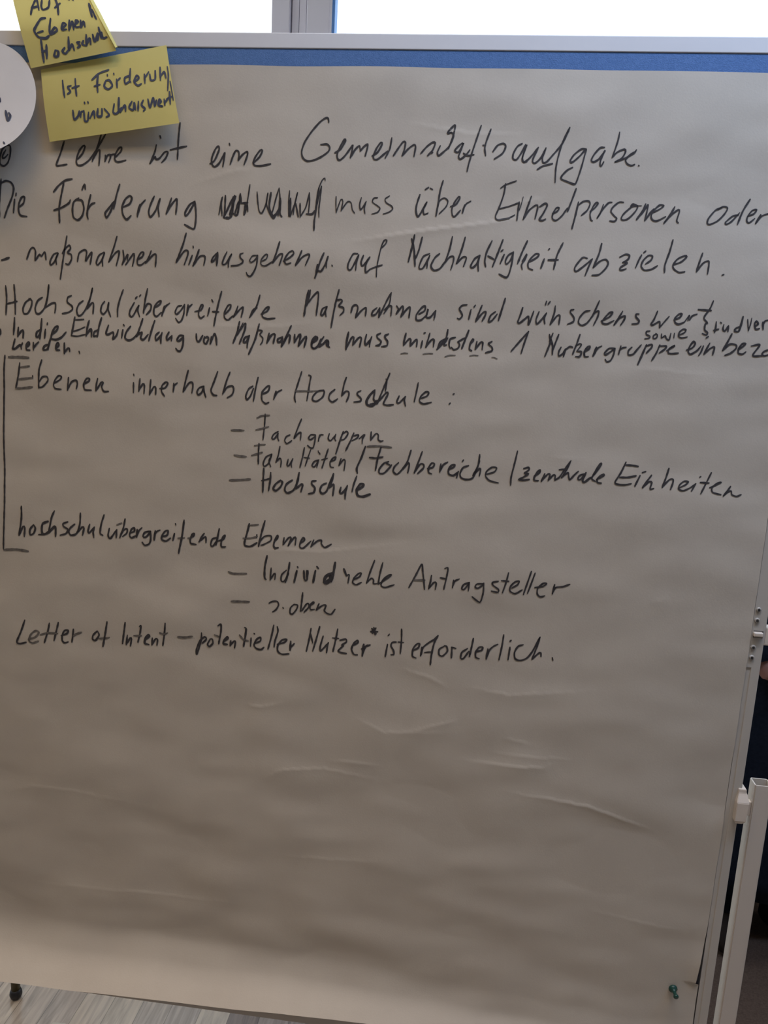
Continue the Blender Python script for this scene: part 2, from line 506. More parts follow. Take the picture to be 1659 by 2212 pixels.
PX0 = -0.7538
def paper_right(z):
    z = np.asarray(z, float)
    e = np.full(z.shape, 0.4074)
    k = np.clip((0.70 - z) / 0.115, 0, 1)
    e = np.where((z < .70) & (z > .5835), 0.4074 - .0064 * k ** 1.3, e)
    e = np.where(z <= .5835, 0.4062 - .010 * np.clip((.5835 - z), 0, .2), e)
    return e
def paper_top(x):
    return 1.8697 - 0.0009 * np.clip(x / .33, 0, 1.2) ** 2 + 0.0003 * np.sin(x * 31)
_BX = [-0.8, -0.7002, -0.5825, -0.4664, -0.3524, -0.2395, 0.1268, 0.42]
_BZ = [0.4692, 0.4692, 0.4681, 0.4703, 0.469, 0.4703, 0.4616, 0.4586]
_BF = [0.051, 0.051, 0.048, 0.045, 0.041, 0.038, 0.019, 0.009]
def paper_bottom(x): return np.interp(x, _BX, _BZ)

FS = np.linspace(0, 1.4, 141)
FG = np.concatenate([[0], np.cumsum(np.interp((FS[1:] + FS[:-1]) / 2, [0, .25, .5, .8, 1.4], [0, .28, .45, 1.35, 1.45]) * .01)])
FG = FG / FG[100]
def paper_y(x, z):
    """front surface of the paper sheet"""
    x = np.asarray(x, float); z = np.asarray(z, float)
    w = 0.0024 * bnoise(x / .26 + 3.1, (z + .10 * x) / .060 + 5.7) * 2
    w += 0.0018 * bnoise((x) / .11 + 17.3, (z + .16 * x) / .034 + 40.2) * 2
    w += 0.0012 * bnoise((x + .3 * z) / .045 + 60.3, (z - .1 * x) / .020 + 9.2) * 2
    w += 0.0015 * bnoise((x + .5 * z) / .07 + 80.3, (z - .6 * x) / .045 + 29.2) * 2
    low = np.clip((1.75 - z) / 1.0, 0.75, 1.0)
    w = w * low
    for pl, a in zip(CREASES, CRAMP):
        d, s, f = seg_dist(x, z, pl)
        w = w + a * f * (0.0003 * np.exp(-(d / .006) ** 2) + 0.0012 * np.exp(-d / .022) * np.where(s > 0, 0.35, 1.0))
    y = -0.0006 - w
    y = np.minimum(y, 0.0009 + 0.15 * (y - 0.0009))
    y = np.minimum(y, 0.00105)
    # edge of the sheet lies flat under the top rail and at the sides
    # lower edge: over the bottom rail, then flaring towards the viewer
    k = np.clip((0.56 - z) / 0.12, 0, 1)
    y = y - 0.0055 * k * k * (3 - 2 * k)
    zb = paper_bottom(x)
    L = np.interp(x, [-.8, -.2, .4], [0.088, 0.082, 0.052])
    s = np.clip((zb + L - z) / L, 0, 1.3)
    t = np.clip(s - .35, 0, 2)
    y = y - np.interp(x, _BX, _BF) * np.interp(s, FS, FG)
    # the torn right edge stands off near the bottom
    r = np.clip((x - .375) / .033, 0, 1)
    y = y - 0.0045 * r * r * np.exp(-((z - .60) / .05) ** 2) * (z > .5835)
    return y

def build_paper():
    nx, nz = 420, 560
    u = np.linspace(0, 1, nx)
    tv = np.linspace(0, 1, nz)
    X = np.zeros((nz, nx)); Z = np.zeros((nz, nx))
    for _ in range(3):
        xr = paper_right(Z[:, -1:] if _ else (1.87 + tv[:, None] * (0.445 - 1.87)))
        X = PX0 + u[None, :] * (xr - PX0)
        zt = paper_top(X); zb = paper_bottom(X)
        Z = zt + tv[:, None] * (zb - zt)
    Y = paper_y(X, Z)
    co = np.stack([X, Y, Z], -1).reshape(-1, 3)
    idx = np.arange(nx * nz).reshape(nz, nx)
    f = np.stack([idx[:-1, :-1], idx[1:, :-1], idx[1:, 1:], idx[:-1, 1:]], -1).reshape(-1, 4)
    me = bpy.data.meshes.new('paper_sheet')
    me.from_pydata(co.tolist(), [], f.tolist())
    o = link_mesh('paper_sheet', me, [M_PAPER], None, True)
    tag(o, 'large sheet of brown packing paper with black handwriting pinned on the board', 'paper')
    return o

# ------------------------------------------------------------------ pen strokes lying on a surface
def spline(pts, step):
    """Catmull-Rom through 2D points"""
    P = [np.array(p, float) for p in pts]
    if len(P) == 1:
        P = [P[0] - (.3, 0), P[0] + (.3, 0)]
    out = []
    Q = [2 * P[0] - P[1]] + P + [2 * P[-1] - P[-2]]
    for i in range(1, len(Q) - 2):
        a, b, c, d = Q[i - 1], Q[i], Q[i + 1], Q[i + 2]
        n = max(2, int(np.linalg.norm(c - b) / step))
        for k in range(n):
            t = k / n
            t2, t3 = t * t, t * t * t
            # slightly tightened tangents
            m1, m2 = (c - a) * .42, (d - b) * .42
            out.append((2 * t3 - 3 * t2 + 1) * b + (t3 - 2 * t2 + t) * m1 + (-2 * t3 + 3 * t2) * c + (t3 - t2) * m2)
    out.append(P[-1])
    return np.array(out)

def ribbon(pts, width, rnd):
    """2D outline strips of a pen stroke: list of (left, right) plus caps; returns verts, faces"""
    n = len(pts)
    t = np.gradient(pts, axis=0)
    ln = np.maximum(np.linalg.norm(t, axis=1, keepdims=True), 1e-9)
    t = t / ln
    nn = np.stack([-t[:, 1], t[:, 0]], -1)
    ph = rnd.random() * 6.28
    s = np.arange(n)
    # a chisel-like nib: strokes running sideways come out a little thinner or thicker with pressure
    w = width * .5 * (1 + .10 * np.sin(s * .35 + ph) + .07 * np.sin(s * .93 + 2 * ph))
    end = np.minimum(s, n - 1 - s)
    w = w * np.clip(.72 + end * .09, 0, 1)
    L = pts + nn * w[:, None]
    Rr = pts - nn * w[:, None]
    V = []
    F = []
    for i in range(n):
        V.append(L[i]); V.append(Rr[i])
    for i in range(n - 1):
        F.append((2 * i, 2 * i + 1, 2 * i + 3, 2 * i + 2))
    for e, sg in ((0, -1), (n - 1, 1)):
        b = len(V)
        m = 5
        for k in range(1, m):
            a = math.pi * k / m
            V.append(pts[e] + nn[e] * w[e] * math.cos(a) + t[e] * sg * w[e] * math.sin(a))
        F.append(tuple([2 * e] + [b + k for k in range(m - 1)] + [2 * e + 1]))
    return V, F

def parse(block):
    for ln in block.split('\n'):
        h, r = ln.split(':')
        dry = h[0] == 'g'
        yield dry, int(h.lstrip('g')) * 1e-4, [tuple(int(q) * 1e-4 for q in p.split(',')) for p in r.split(' ')]

def write(name, block, surf, mats, parent, step=.0012, aspect=None):
    """strokes given in surface coordinates; surf maps Nx2 -> Nx3 just in front of the surface"""
    rnd = random.Random(name + str(len(block)))
    V, F, MI = [], [], []
    for dry, w, pts in parse(block):
        q = np.array(pts)
        if aspect is not None:
            q = q * aspect
        sp = spline([tuple(a) for a in q], step)
        v, f = ribbon(sp, w, rnd)
        b = len(V)
        V += v
        F += [tuple(b + i for i in g) for g in f]
        MI += [1 if dry else 0] * len(f)
    V = np.array(V)
    if aspect is not None:
        V = V / aspect
    co = surf(V)
    me = bpy.data.meshes.new(name)
    me.from_pydata(co.tolist(), [], F)
    me.polygons.foreach_set('material_index', MI)
    o = link_mesh(name, me, mats, parent)
    return o

# ------------------------------------------------------------------ sticky notes
def note_surface(q, bulge, curl):
    a, b, c, d = [np.array(p) for p in q]
    def S(uv, lift=0.0):
        uv = np.asarray(uv, float)
        u = uv[:, 0:1]; v = uv[:, 1:2]
        P = a * (1 - u) * (1 - v) + b * u * (1 - v) + c * u * v + d * (1 - u) * v
        off = bulge * np.sin(np.pi * np.clip(v, 0, 1)) * 1.0 - curl * (u - .5) ** 2 * 4 * (1 - v)
        P = P.copy()
        P[:, 1:2] -= off + lift
        return P
    return S

def build_note(S, label, extra=None, nu=36, nv=28):
    V, F = [], []
    uu = np.linspace(0, 1, nu)
    for j, v in enumerate(np.linspace(0, 1, nv)):
        row = S(np.stack([uu, np.full(nu, v)], -1))
        V += row.tolist()
    for j in range(nv - 1):
        for i in range(nu - 1):
            k = j * nu + i
            F.append((k, k + nu, k + nu + 1, k + 1))
    me = bpy.data.meshes.new('sticky_note')
    me.from_pydata(V, [], F)
    o = link_mesh('sticky_note', me, [M_NOTE], None, True)
    tag(o, label, 'sticky note', 'yellow sticky notes at the top left of the board')
    if extra:
        # turned-over right edge of the note
        V2, F2 = [], []
        nk = 7
        for j, v in enumerate(np.linspace(0, 1, nv)):
            e = S(np.array([[1.0, v]]))[0]
            t = np.array(extra(v))
            for k in range(nk):
                f = k / (nk - 1)
                p = e * (1 - f) + t * f
                p[1] -= .004 * math.sin(math.pi * f)
                V2.append(p.tolist())
        for j in range(nv - 1):
            for k in range(nk - 1):
                q = j * nk + k
                F2.append((q, q + nk, q + nk + 1, q + 1))
        me = bpy.data.meshes.new('folded_edge')
        me.from_pydata(V2, [], F2)
        e = link_mesh('folded_edge', me, [M_NOTE], o, True)
        e['label'] = 'pale turned-over right edge of the note'
    return o

# ------------------------------------------------------------------ person behind the board
def skin_mesh(name, joints, bones, mats, parent=None, sub=2, root=0):
    """joints: {name: (co, rx[, ry])}; skin modifier figure turned into a plain mesh"""
    keys = list(joints)
    me = bpy.data.meshes.new(name)
    me.from_pydata([joints[k][0] for k in keys], [(keys.index(a), keys.index(b)) for a, b in bones], [])
    o = bpy.data.objects.new(name, me)
    COL.objects.link(o)
    sk = o.modifiers.new('skin', 'SKIN')
    sk.use_smooth_shade = True
    for i, k in enumerate(keys):
        r = joints[k][1:]
        sv = me.skin_vertices[0].data[i]
        sv.radius = (r[0], r[-1])
        sv.use_root = (i == root)
    ss = o.modifiers.new('sub', 'SUBSURF')
    ss.levels = sub
    ss.render_levels = sub
    dg = bpy.context.evaluated_depsgraph_get()
    nm = bpy.data.meshes.new_from_object(o.evaluated_get(dg))
    bpy.data.objects.remove(o)
    o2 = link_mesh(name, nm, mats, parent, True)
    return o2

# ------------------------------------------------------------------ the writing: one stroke per line, "width:x,z x,z ..." in tenths of a millimetre on the board
# (NOTE_WRITING of the two notes in ten-thousandths of the note's width and height)
WRITING = {
1: '''25:-6691,17630 -6745,17576 -6780,17469 -6779,17393 -6728,17364 -6666,17411 -6627,17518 -6623,17624 -6665,17641 -6695,17620
25:-6690,17577 -6734,17508 -6739,17467 -6701,17479 -6662,17518

25:-5838,17708 -5896,17550 -5957,17398 -5884,17397 -5802,17411

25:-5646,17481 -5577,17557 -5538,17648 -5566,17655 -5626,17586 -5666,17465 -5648,17406 -5580,17407 -5478,17477 -5375,17607 -5307,17712 -5242,17810
24:-5305,17801 -5358,17652 -5437,17456
24:-5431,17478 -5359,17592 -5328,17608 -5330,17518 -5339,17406
24:-5253,17457 -5244,17505 -5246,17542
24:-5248,17460 -5218,17536 -5173,17549 -5174,17507 -5198,17449
24:-5173,17544 -5110,17560
24:-5102,17516 -5026,17592 -5012,17644 -5051,17636 -5102,17553 -5108,17486 -5062,17457 -4948,17482

24:-4518,17688 -4540,17596 -4607,17446
24:-4607,17446 -4532,17537 -4524,17507 -4475,17516 -4401,17599 -4355,17600 -4384,17525 -4442,17464
24:-4465,17804 -4454,17774
24:-4185,17973 -4205,17780 -4221,17514
24:-4322,17630 -4221,17654 -4091,17682

24:-3766,17466 -3702,17512 -3639,17645 -3647,17692 -3687,17659 -3735,17555 -3742,17474 -3701,17430 -3637,17476 -3581,17573 -3558,17610 -3570,17529 -3585,17433
24:-3483,17465 -3445,17569 -3405,17639 -3368,17629 -3361,17578 -3371,17519
23:-3371,17519 -3316,17587 -3250,17632 -3244,17588 -3290,17465
23:-3498,17729 -3491,17707
23:-3155,17495 -3076,17570 -3038,17651 -3070,17651 -3132,17569 -3163,17495 -3138,17459 -3058,17456 -2923,17483

23:-2152,18020 -2161,18065 -2193,18071 -2269,18020 -2374,17904 -2464,17772 -2504,17656 -2489,17576 -2432,17534 -2346,17543 -2238,17590 -2146,17657 -2129,17708 -2165,17747 -2251,17741
23:-2055,17644 -1976,17697 -1918,17798 -1934,17812 -1977,17740 -2023,17638 -2018,17573 -1986,17555 -1925,17604 -1837,17721 -1819,17743 -1827,17671 -1846,17587
23:-1846,17587 -1789,17686 -1732,17738 -1718,17681
23:-1718,17674 -1667,17732 -1621,17762 -1627,17704 -1649,17615
23:-1557,17617 -1487,17664 -1430,17766 -1446,17787 -1497,17721 -1539,17620 -1529,17577 -1482,17578 -1415,17630 -1356,17682
22:-1307,17847 -1327,17711 -1383,17595
22:-1276,17626 -1220,17713 -1155,17800 -1124,17794 -1135,17701 -1161,17629
22:-1161,17629 -1082,17716 -1008,17768 -988,17740 -1003,17625
22:-915,17663 -839,17750 -767,17801 -733,17795 -761,17709 -825,17636
22:-773,17666 -759,17678
22:-665,17761 -698,17682 -680,17640 -622,17684 -551,17756 -500,17885 -532,17926 -577,17911 -571,17940 -493,18018 -490,17969 -513,17856 -557,17728
22:-381,17803 -445,17745 -472,17701 -426,17688 -385,17753 -366,17803 -397,17703 -419,17632 -390,17604 -325,17655 -277,17720
22:-152,18018 -197,17863 -245,17692 -280,17549 -296,17456
22:-357,17676 -302,17648 -220,17662
22:-23,17978 -74,17823 -86,17738 -69,17654
22:-113,17780 -78,17778
22:21,17705 78,17784 151,17807 181,17772 146,17687 46,17614
22:389,17812 332,17776 287,17690 285,17627 331,17614 384,17692 434,17799
22:450,17792 426,17722 406,17637 425,17588 466,17593
22:442,17785 404,17622 436,17588 506,17646 599,17768
22:599,17768 538,17612 571,17577 640,17642 696,17763
21:696,17763 662,17643 674,17587 718,17595 785,17674 903,17830 974,18012
21:974,18012 902,17844 860,17661 843,17520 848,17350
22:607,17500 678,17544 794,17575
21:1202,17760 1144,17759 1062,17694 1018,17623 1028,17595 1070,17617 1137,17682 1202,17760 1189,17669 1165,17542 1122,17372 1096,17336 1005,17362 921,17395 932,17438 992,17503 1055,17537
21:1433,17786 1376,17778 1311,17700 1281,17629 1312,17609 1374,17645 1444,17751 1431,17730 1398,17632 1396,17576 1412,17562 1439,17612
21:1602,17972 1591,17872 1561,17747 1539,17670
21:1539,17670 1598,17734 1681,17770 1699,17743 1663,17666 1581,17615
21:1581,17615 1707,17667 1802,17725 1833,17767
21:1800,17738 1734,17681 1710,17639 1736,17598 1789,17578 1828,17593
21:1879,17582 1887,17578''',
2: '''27:-6772,17193 -6793,17022 -6814,16854 -6818,16689
27:-6775,17139 -6702,17171 -6628,17151 -6591,17078 -6618,16960 -6700,16790 -6746,16679
27:-6582,16928 -6608,16751
27:-6556,17012 -6561,16978
27:-6520,16829 -6453,16881 -6435,16965 -6478,16956 -6518,16879 -6531,16795 -6506,16720 -6413,16706

27:-6001,17044 -5925,17129 -5831,17197 -5729,17220
27:-5850,17164 -5892,16997 -5930,16830 -5936,16642
27:-6009,16802 -5896,16839 -5784,16901 -5761,16943
27:-5635,16971 -5710,16919 -5734,16819 -5724,16719 -5660,16684 -5594,16740 -5564,16841 -5590,16940 -5654,16946
27:-5586,17080 -5548,17155 -5537,17090
27:-5460,17018 -5499,16876 -5520,16759 -5509,16701
27:-5519,16809 -5453,16894 -5401,16915

26:-5038,17166 -5086,17020 -5129,16845
27:-5127,16936 -5198,16852 -5254,16784 -5237,16726 -5180,16802 -5114,16945
27:-4988,16874 -4897,16918 -4865,16993 -4895,17022 -4959,16974 -5006,16874 -4998,16775 -4945,16710 -4880,16762
26:-4752,16914 -4780,16814 -4790,16748
26:-4780,16781 -4743,16898 -4674,16974
26:-4544,17027 -4598,16919 -4626,16819 -4599,16754 -4527,16839 -4463,16997
26:-4463,16997 -4490,16889 -4476,16766
26:-4301,17009 -4337,16910 -4374,16802
26:-4374,16802 -4311,16911 -4230,17003 -4225,16946 -4239,16798
26:-3971,16978 -4042,16935 -4105,16835 -4104,16786 -4060,16820 -3971,16970
26:-3971,16970 -3956,16823 -3961,16691 -3987,16616 -4113,16670

20:-3634,16816 -3592,17038
20:-3583,17046 -3600,16948 -3589,16801
26:-3543,17063 -3554,16819 -3563,16786 -3442,17034
26:-3562,16778 -3474,16789 -3434,17050
26:-3527,16787 -3457,16805 -3416,17067
26:-3483,16821 -3399,17059
26:-3475,16870 -3377,16824 -3334,17093
26:-3413,16823 -3362,16987
26:-3369,16825 -3334,17085
26:-3334,17085 -3318,16972
26:-3327,16972 -3230,16983
19:-3203,17215 -3223,17072 -3263,16844
30:-3281,16827 -3265,16958
20:-3239,16975 -3228,16870
19:-3102,17124 -3091,16995 -3071,16882 -3035,16854 -2985,16950 -2953,17112
19:-2953,17112 -2968,16966 -2912,16838 -2867,16791 -2825,16857
27:-2910,17121 -2932,16935 -2876,16807
19:-2799,17181 -2831,17083 -2879,16904 -2903,16839
19:-2799,17181 -2787,17052 -2807,16825
28:-2778,17053 -2782,16859 -2755,16819
33:-2877,16815 -2825,16857 -2784,16940
19:-2656,17152 -2664,16991 -2659,16830
25:-2659,16830 -2639,17057
25:-2639,17057 -2641,16822
19:-2641,16822 -2585,16978 -2546,17131
19:-2546,17131 -2585,16962 -2599,16848
25:-2568,16994 -2529,16826
22:-2508,16996 -2502,16819
19:-2494,16835 -2428,16950 -2383,17136
19:-2383,17136 -2379,17016 -2391,16862
28:-2417,16862 -2339,16864 -2306,16905
16:-2174,17293 -2180,17324 -2216,17292 -2256,17195 -2277,17067
26:-2256,17195 -2277,17067 -2289,16906 -2305,16776 -2306,16654
19:-2289,16906 -2260,17067 -2222,17220
19:-2222,17220 -2234,17068 -2247,16939 -2243,16827

16:-2018,17098 -2017,16994 -2009,16890
16:-2010,16898 -1951,17060 -1924,17037 -1945,16916
16:-1945,16916 -1864,17031 -1813,17024 -1792,16937 -1759,16893
19:-1676,17092 -1696,17004 -1681,16940 -1641,16989 -1610,17046
19:-1610,17046 -1631,16958 -1620,16894
16:-1459,17098 -1510,17089 -1524,17041 -1454,16995 -1419,16964 -1450,16915 -1526,16889
17:-1300,17126 -1357,17085 -1338,17038 -1269,17000 -1250,16961 -1298,16920 -1373,16894

25:-896,17153 -928,17042 -938,16954 -910,16874 -867,16927 -798,17061
21:-798,17061 -839,16972 -827,16906 -774,16923
21:-830,17217 -786,17247
21:-765,17236 -731,17222
24:-600,17334 -630,17211 -650,17036 -667,16889
17:-660,16948 -630,17080 -571,17118 -523,17083 -541,17010 -627,16917
21:-484,17012 -413,17043 -365,17124 -381,17141 -430,17071 -462,16983 -449,16903 -418,16890 -347,16972
24:-298,17039 -321,16936
17:-321,16936 -283,17047 -220,17089

17:156,17261 220,17306 351,17355
21:216,17320 200,17176 153,17016 115,16913 133,16870 194,16872 298,16897 363,16935
17:146,17001 287,17042 403,17088
13:457,17162 441,17082 419,16995
24:410,17096 403,16995 398,16871
23:561,17172 515,17012 478,16881
21:478,16881 546,16999 630,17066 655,17045 630,16893
23:677,17046 748,17091 773,17063 729,16961 688,16888 729,16877 768,16897
20:849,16965 906,16995 932,17039 894,17038 856,16965 854,16907 901,16883 971,16940 1036,17042
23:1124,17280 1085,17144 1040,16999
24:1169,17118 1147,16959 1116,16788
20:1166,17075 1228,17126 1294,17136 1319,17101 1290,17021 1222,16955
20:1328,17008 1383,17053 1421,17111 1398,17121 1360,17066 1331,16979 1346,16908 1369,16892
20:1489,17098 1462,16998 1425,16928
20:1425,16928 1487,17041 1553,17122 1596,17130
20:1742,17134 1684,17133 1616,17074 1593,17016 1643,16960 1675,16933 1650,16896 1590,16899
20:1921,17097 1850,17081 1757,16992 1731,16934 1758,16914 1822,16937 1900,17025 1922,17090 1861,17116 1835,17087
12:1921,17097 1972,17098
24:2021,17121 1987,17028 1925,16926
20:1925,16926 2002,17028 2051,17115 2046,17030 2029,16915
24:2042,16930 2091,17017 2129,17061
20:2120,17018 2202,17063 2248,17106 2196,17112 2131,17046 2103,16974 2130,16926 2189,16920 2285,16973
25:2386,17096 2340,16996 2272,16892
20:2272,16892 2355,16996 2434,17063 2450,17042 2428,16928 2452,16903

20:2960,17106 2893,17069 2820,16968 2812,16911 2843,16895 2938,16944 3012,17031 3039,17102 2987,17117 2921,17077
23:3301,17214 3234,17079 3185,16909
19:3185,17022 3116,17006 3033,16926 3050,16905 3109,16942 3195,17050
19:3300,17011 3367,17041 3396,17091 3347,17083 3300,17011 3293,16955 3325,16931 3388,16986
25:3453,17030 3404,16923
19:3404,16923 3469,17017 3577,17059''',
3: '''33:-6819,16102 -6766,16120 -6707,16141

24:-6442,16132 -6385,16260 -6340,16293 -6307,16247 -6320,16113
24:-6311,16121 -6248,16202 -6222,16179 -6168,16237 -6154,16135
24:-5978,16235 -6039,16210 -6094,16113 -6087,16066 -6034,16107 -5970,16228
24:-5970,16228 -6007,16148 -6000,16077
24:-5834,16467 -5864,16326 -5914,16072 -5949,15878
24:-5909,16230 -5864,16294 -5803,16343 -5787,16297 -5832,16241 -5780,16219 -5774,16156 -5819,16084 -5862,16090
24:-5688,16128 -5660,16239 -5581,16289 -5548,16259 -5568,16140 -5541,16173 -5471,16261 -5500,16096
23:-5291,16268 -5369,16218 -5409,16123 -5389,16092 -5328,16157 -5283,16260
23:-5283,16260 -5319,16173 -5315,16079
23:-5093,16484 -5146,16335 -5226,16137
23:-5226,16137 -5130,16258 -5070,16291 -5080,16213 -5115,16094
23:-5011,16301 -5003,16200 -5030,16105
23:-5030,16105 -4944,16249 -4953,16171
23:-4979,16107 -4859,16260 -4851,16206 -4878,16095
23:-4800,16184 -4732,16225 -4707,16281 -4749,16279 -4800,16192 -4801,16122 -4750,16116 -4682,16165
23:-4597,16308 -4631,16229 -4683,16142
23:-4683,16142 -4572,16254 -4530,16264 -4531,16202 -4543,16100

26:-4089,16556 -4138,16401 -4238,16166
23:-4238,16166 -4122,16317 -4068,16326 -4071,16265 -4121,16139
26:-4005,16267 -4054,16145
23:-3992,16391 -3989,16368
26:-3906,16348 -3947,16238 -3996,16128
23:-3996,16128 -3897,16256 -3831,16266 -3822,16227 -3841,16142
23:-3641,16319 -3706,16255 -3731,16192 -3681,16225 -3641,16319
31:-3641,16319 -3648,16234 -3656,16149
23:-3509,16331 -3557,16237 -3573,16167 -3524,16177 -3443,16303
25:-3443,16303 -3483,16224 -3490,16132
22:-3279,16324 -3320,16307 -3319,16261 -3281,16224 -3293,16193 -3359,16160 -3449,16149
17:-3082,16300 -3147,16290 -3187,16228 -3162,16205 -3106,16246 -3074,16301
22:-3074,16301 -3088,16177 -3127,16084 -3175,16023 -3217,16034 -3234,16072
18:-3015,16226 -2951,16259 -2936,16313 -2968,16312 -3024,16241 -3023,16180 -2965,16167 -2860,16229
25:-2770,16491 -2814,16340 -2860,16209
22:-2860,16209 -2773,16319 -2725,16328 -2739,16267 -2770,16182
22:-2714,16237 -2626,16286 -2571,16341 -2589,16376 -2644,16346 -2698,16253 -2673,16201 -2608,16218
25:-2460,16383 -2497,16291 -2543,16190
22:-2543,16190 -2449,16300 -2370,16341 -2353,16319 -2405,16195
26:-2154,16364 -2205,16241 -2271,16032
28:-2236,16209 -2256,16086
25:-2234,16133 -2185,16127 -2125,16229 -2096,16321
25:-2096,16321 -2117,16244 -2115,16176
22:-2039,16209 -2030,16199

22:-1692,16373 -1755,16363 -1814,16240 -1816,16172 -1771,16166 -1676,16358
22:-1676,16358 -1703,16259 -1710,16156
24:-1612,16353 -1640,16262 -1614,16217 -1524,16334
24:-1524,16334 -1575,16234 -1570,16131 -1516,16175
18:-1379,16451 -1320,16513 -1306,16559 -1338,16558 -1373,16482 -1399,16361 -1423,16209 -1423,16080
22:-1516,16175 -1439,16209 -1353,16237

27:-935,16638 -958,16496 -1001,16293
27:-971,16585 -932,16452 -907,16236
24:-832,16612 -869,16440 -910,16333
21:-719,16408 -802,16367 -850,16246 -843,16208 -794,16225 -717,16385
21:-717,16385 -743,16295 -746,16220
24:-587,16412 -646,16358 -693,16252 -651,16196 -574,16219 -503,16318
24:-431,16633 -459,16469 -509,16296
21:-509,16296 -452,16372 -402,16382 -398,16322 -426,16209
25:-261,16631 -297,16475 -354,16294
21:-354,16294 -275,16379 -228,16373 -259,16260
24:-53,16409 -119,16362 -166,16264 -134,16250 -84,16304 -53,16409
26:-53,16409 -70,16319 -59,16213
24:94,16599 35,16457 18,16338 34,16271
24:55,16406 134,16369
25:237,16618 182,16447 126,16275
25:267,16432 223,16315
21:223,16471 247,16491
21:386,16469 321,16423 289,16348 307,16311 356,16365 386,16469
23:386,16469 375,16321 348,16186 313,16140 218,16181
25:556,16615 500,16473 451,16324
22:509,16356 562,16446 538,16371 505,16311 517,16252
22:608,16352 701,16414 721,16452 682,16458 626,16404 587,16329 600,16270 655,16250
26:794,16396 759,16276
22:841,16515 852,16527
24:1019,16606 955,16445 926,16268
27:848,16383 975,16390

22:1348,16423 1287,16428 1208,16323 1197,16271 1222,16252 1299,16311 1415,16418
22:1415,16418 1379,16329 1339,16202
24:1515,16614 1491,16479 1434,16309
22:1434,16309 1515,16393 1587,16417 1621,16375 1598,16308 1517,16224 1429,16210

22:1761,16453 1831,16491 1884,16479 1867,16427 1805,16389
22:1805,16389 1865,16384 1789,16330 1778,16293 1815,16294 1858,16310
21:2038,16492 2008,16425 1975,16325
24:2061,16521 2084,16541
21:2095,16378 2162,16431 2174,16482 2126,16488 2067,16427 2045,16354 2088,16304 2175,16315 2251,16364
24:2410,16692 2384,16540 2344,16380 2348,16285
21:2447,16383 2544,16423 2606,16490 2579,16501 2496,16458 2447,16383 2460,16333 2530,16292 2602,16302

24:2799,16541 2775,16439 2748,16308
21:2748,16308 2821,16419 2883,16446 2893,16400 2889,16284

25:3071,16277 3092,16286''',
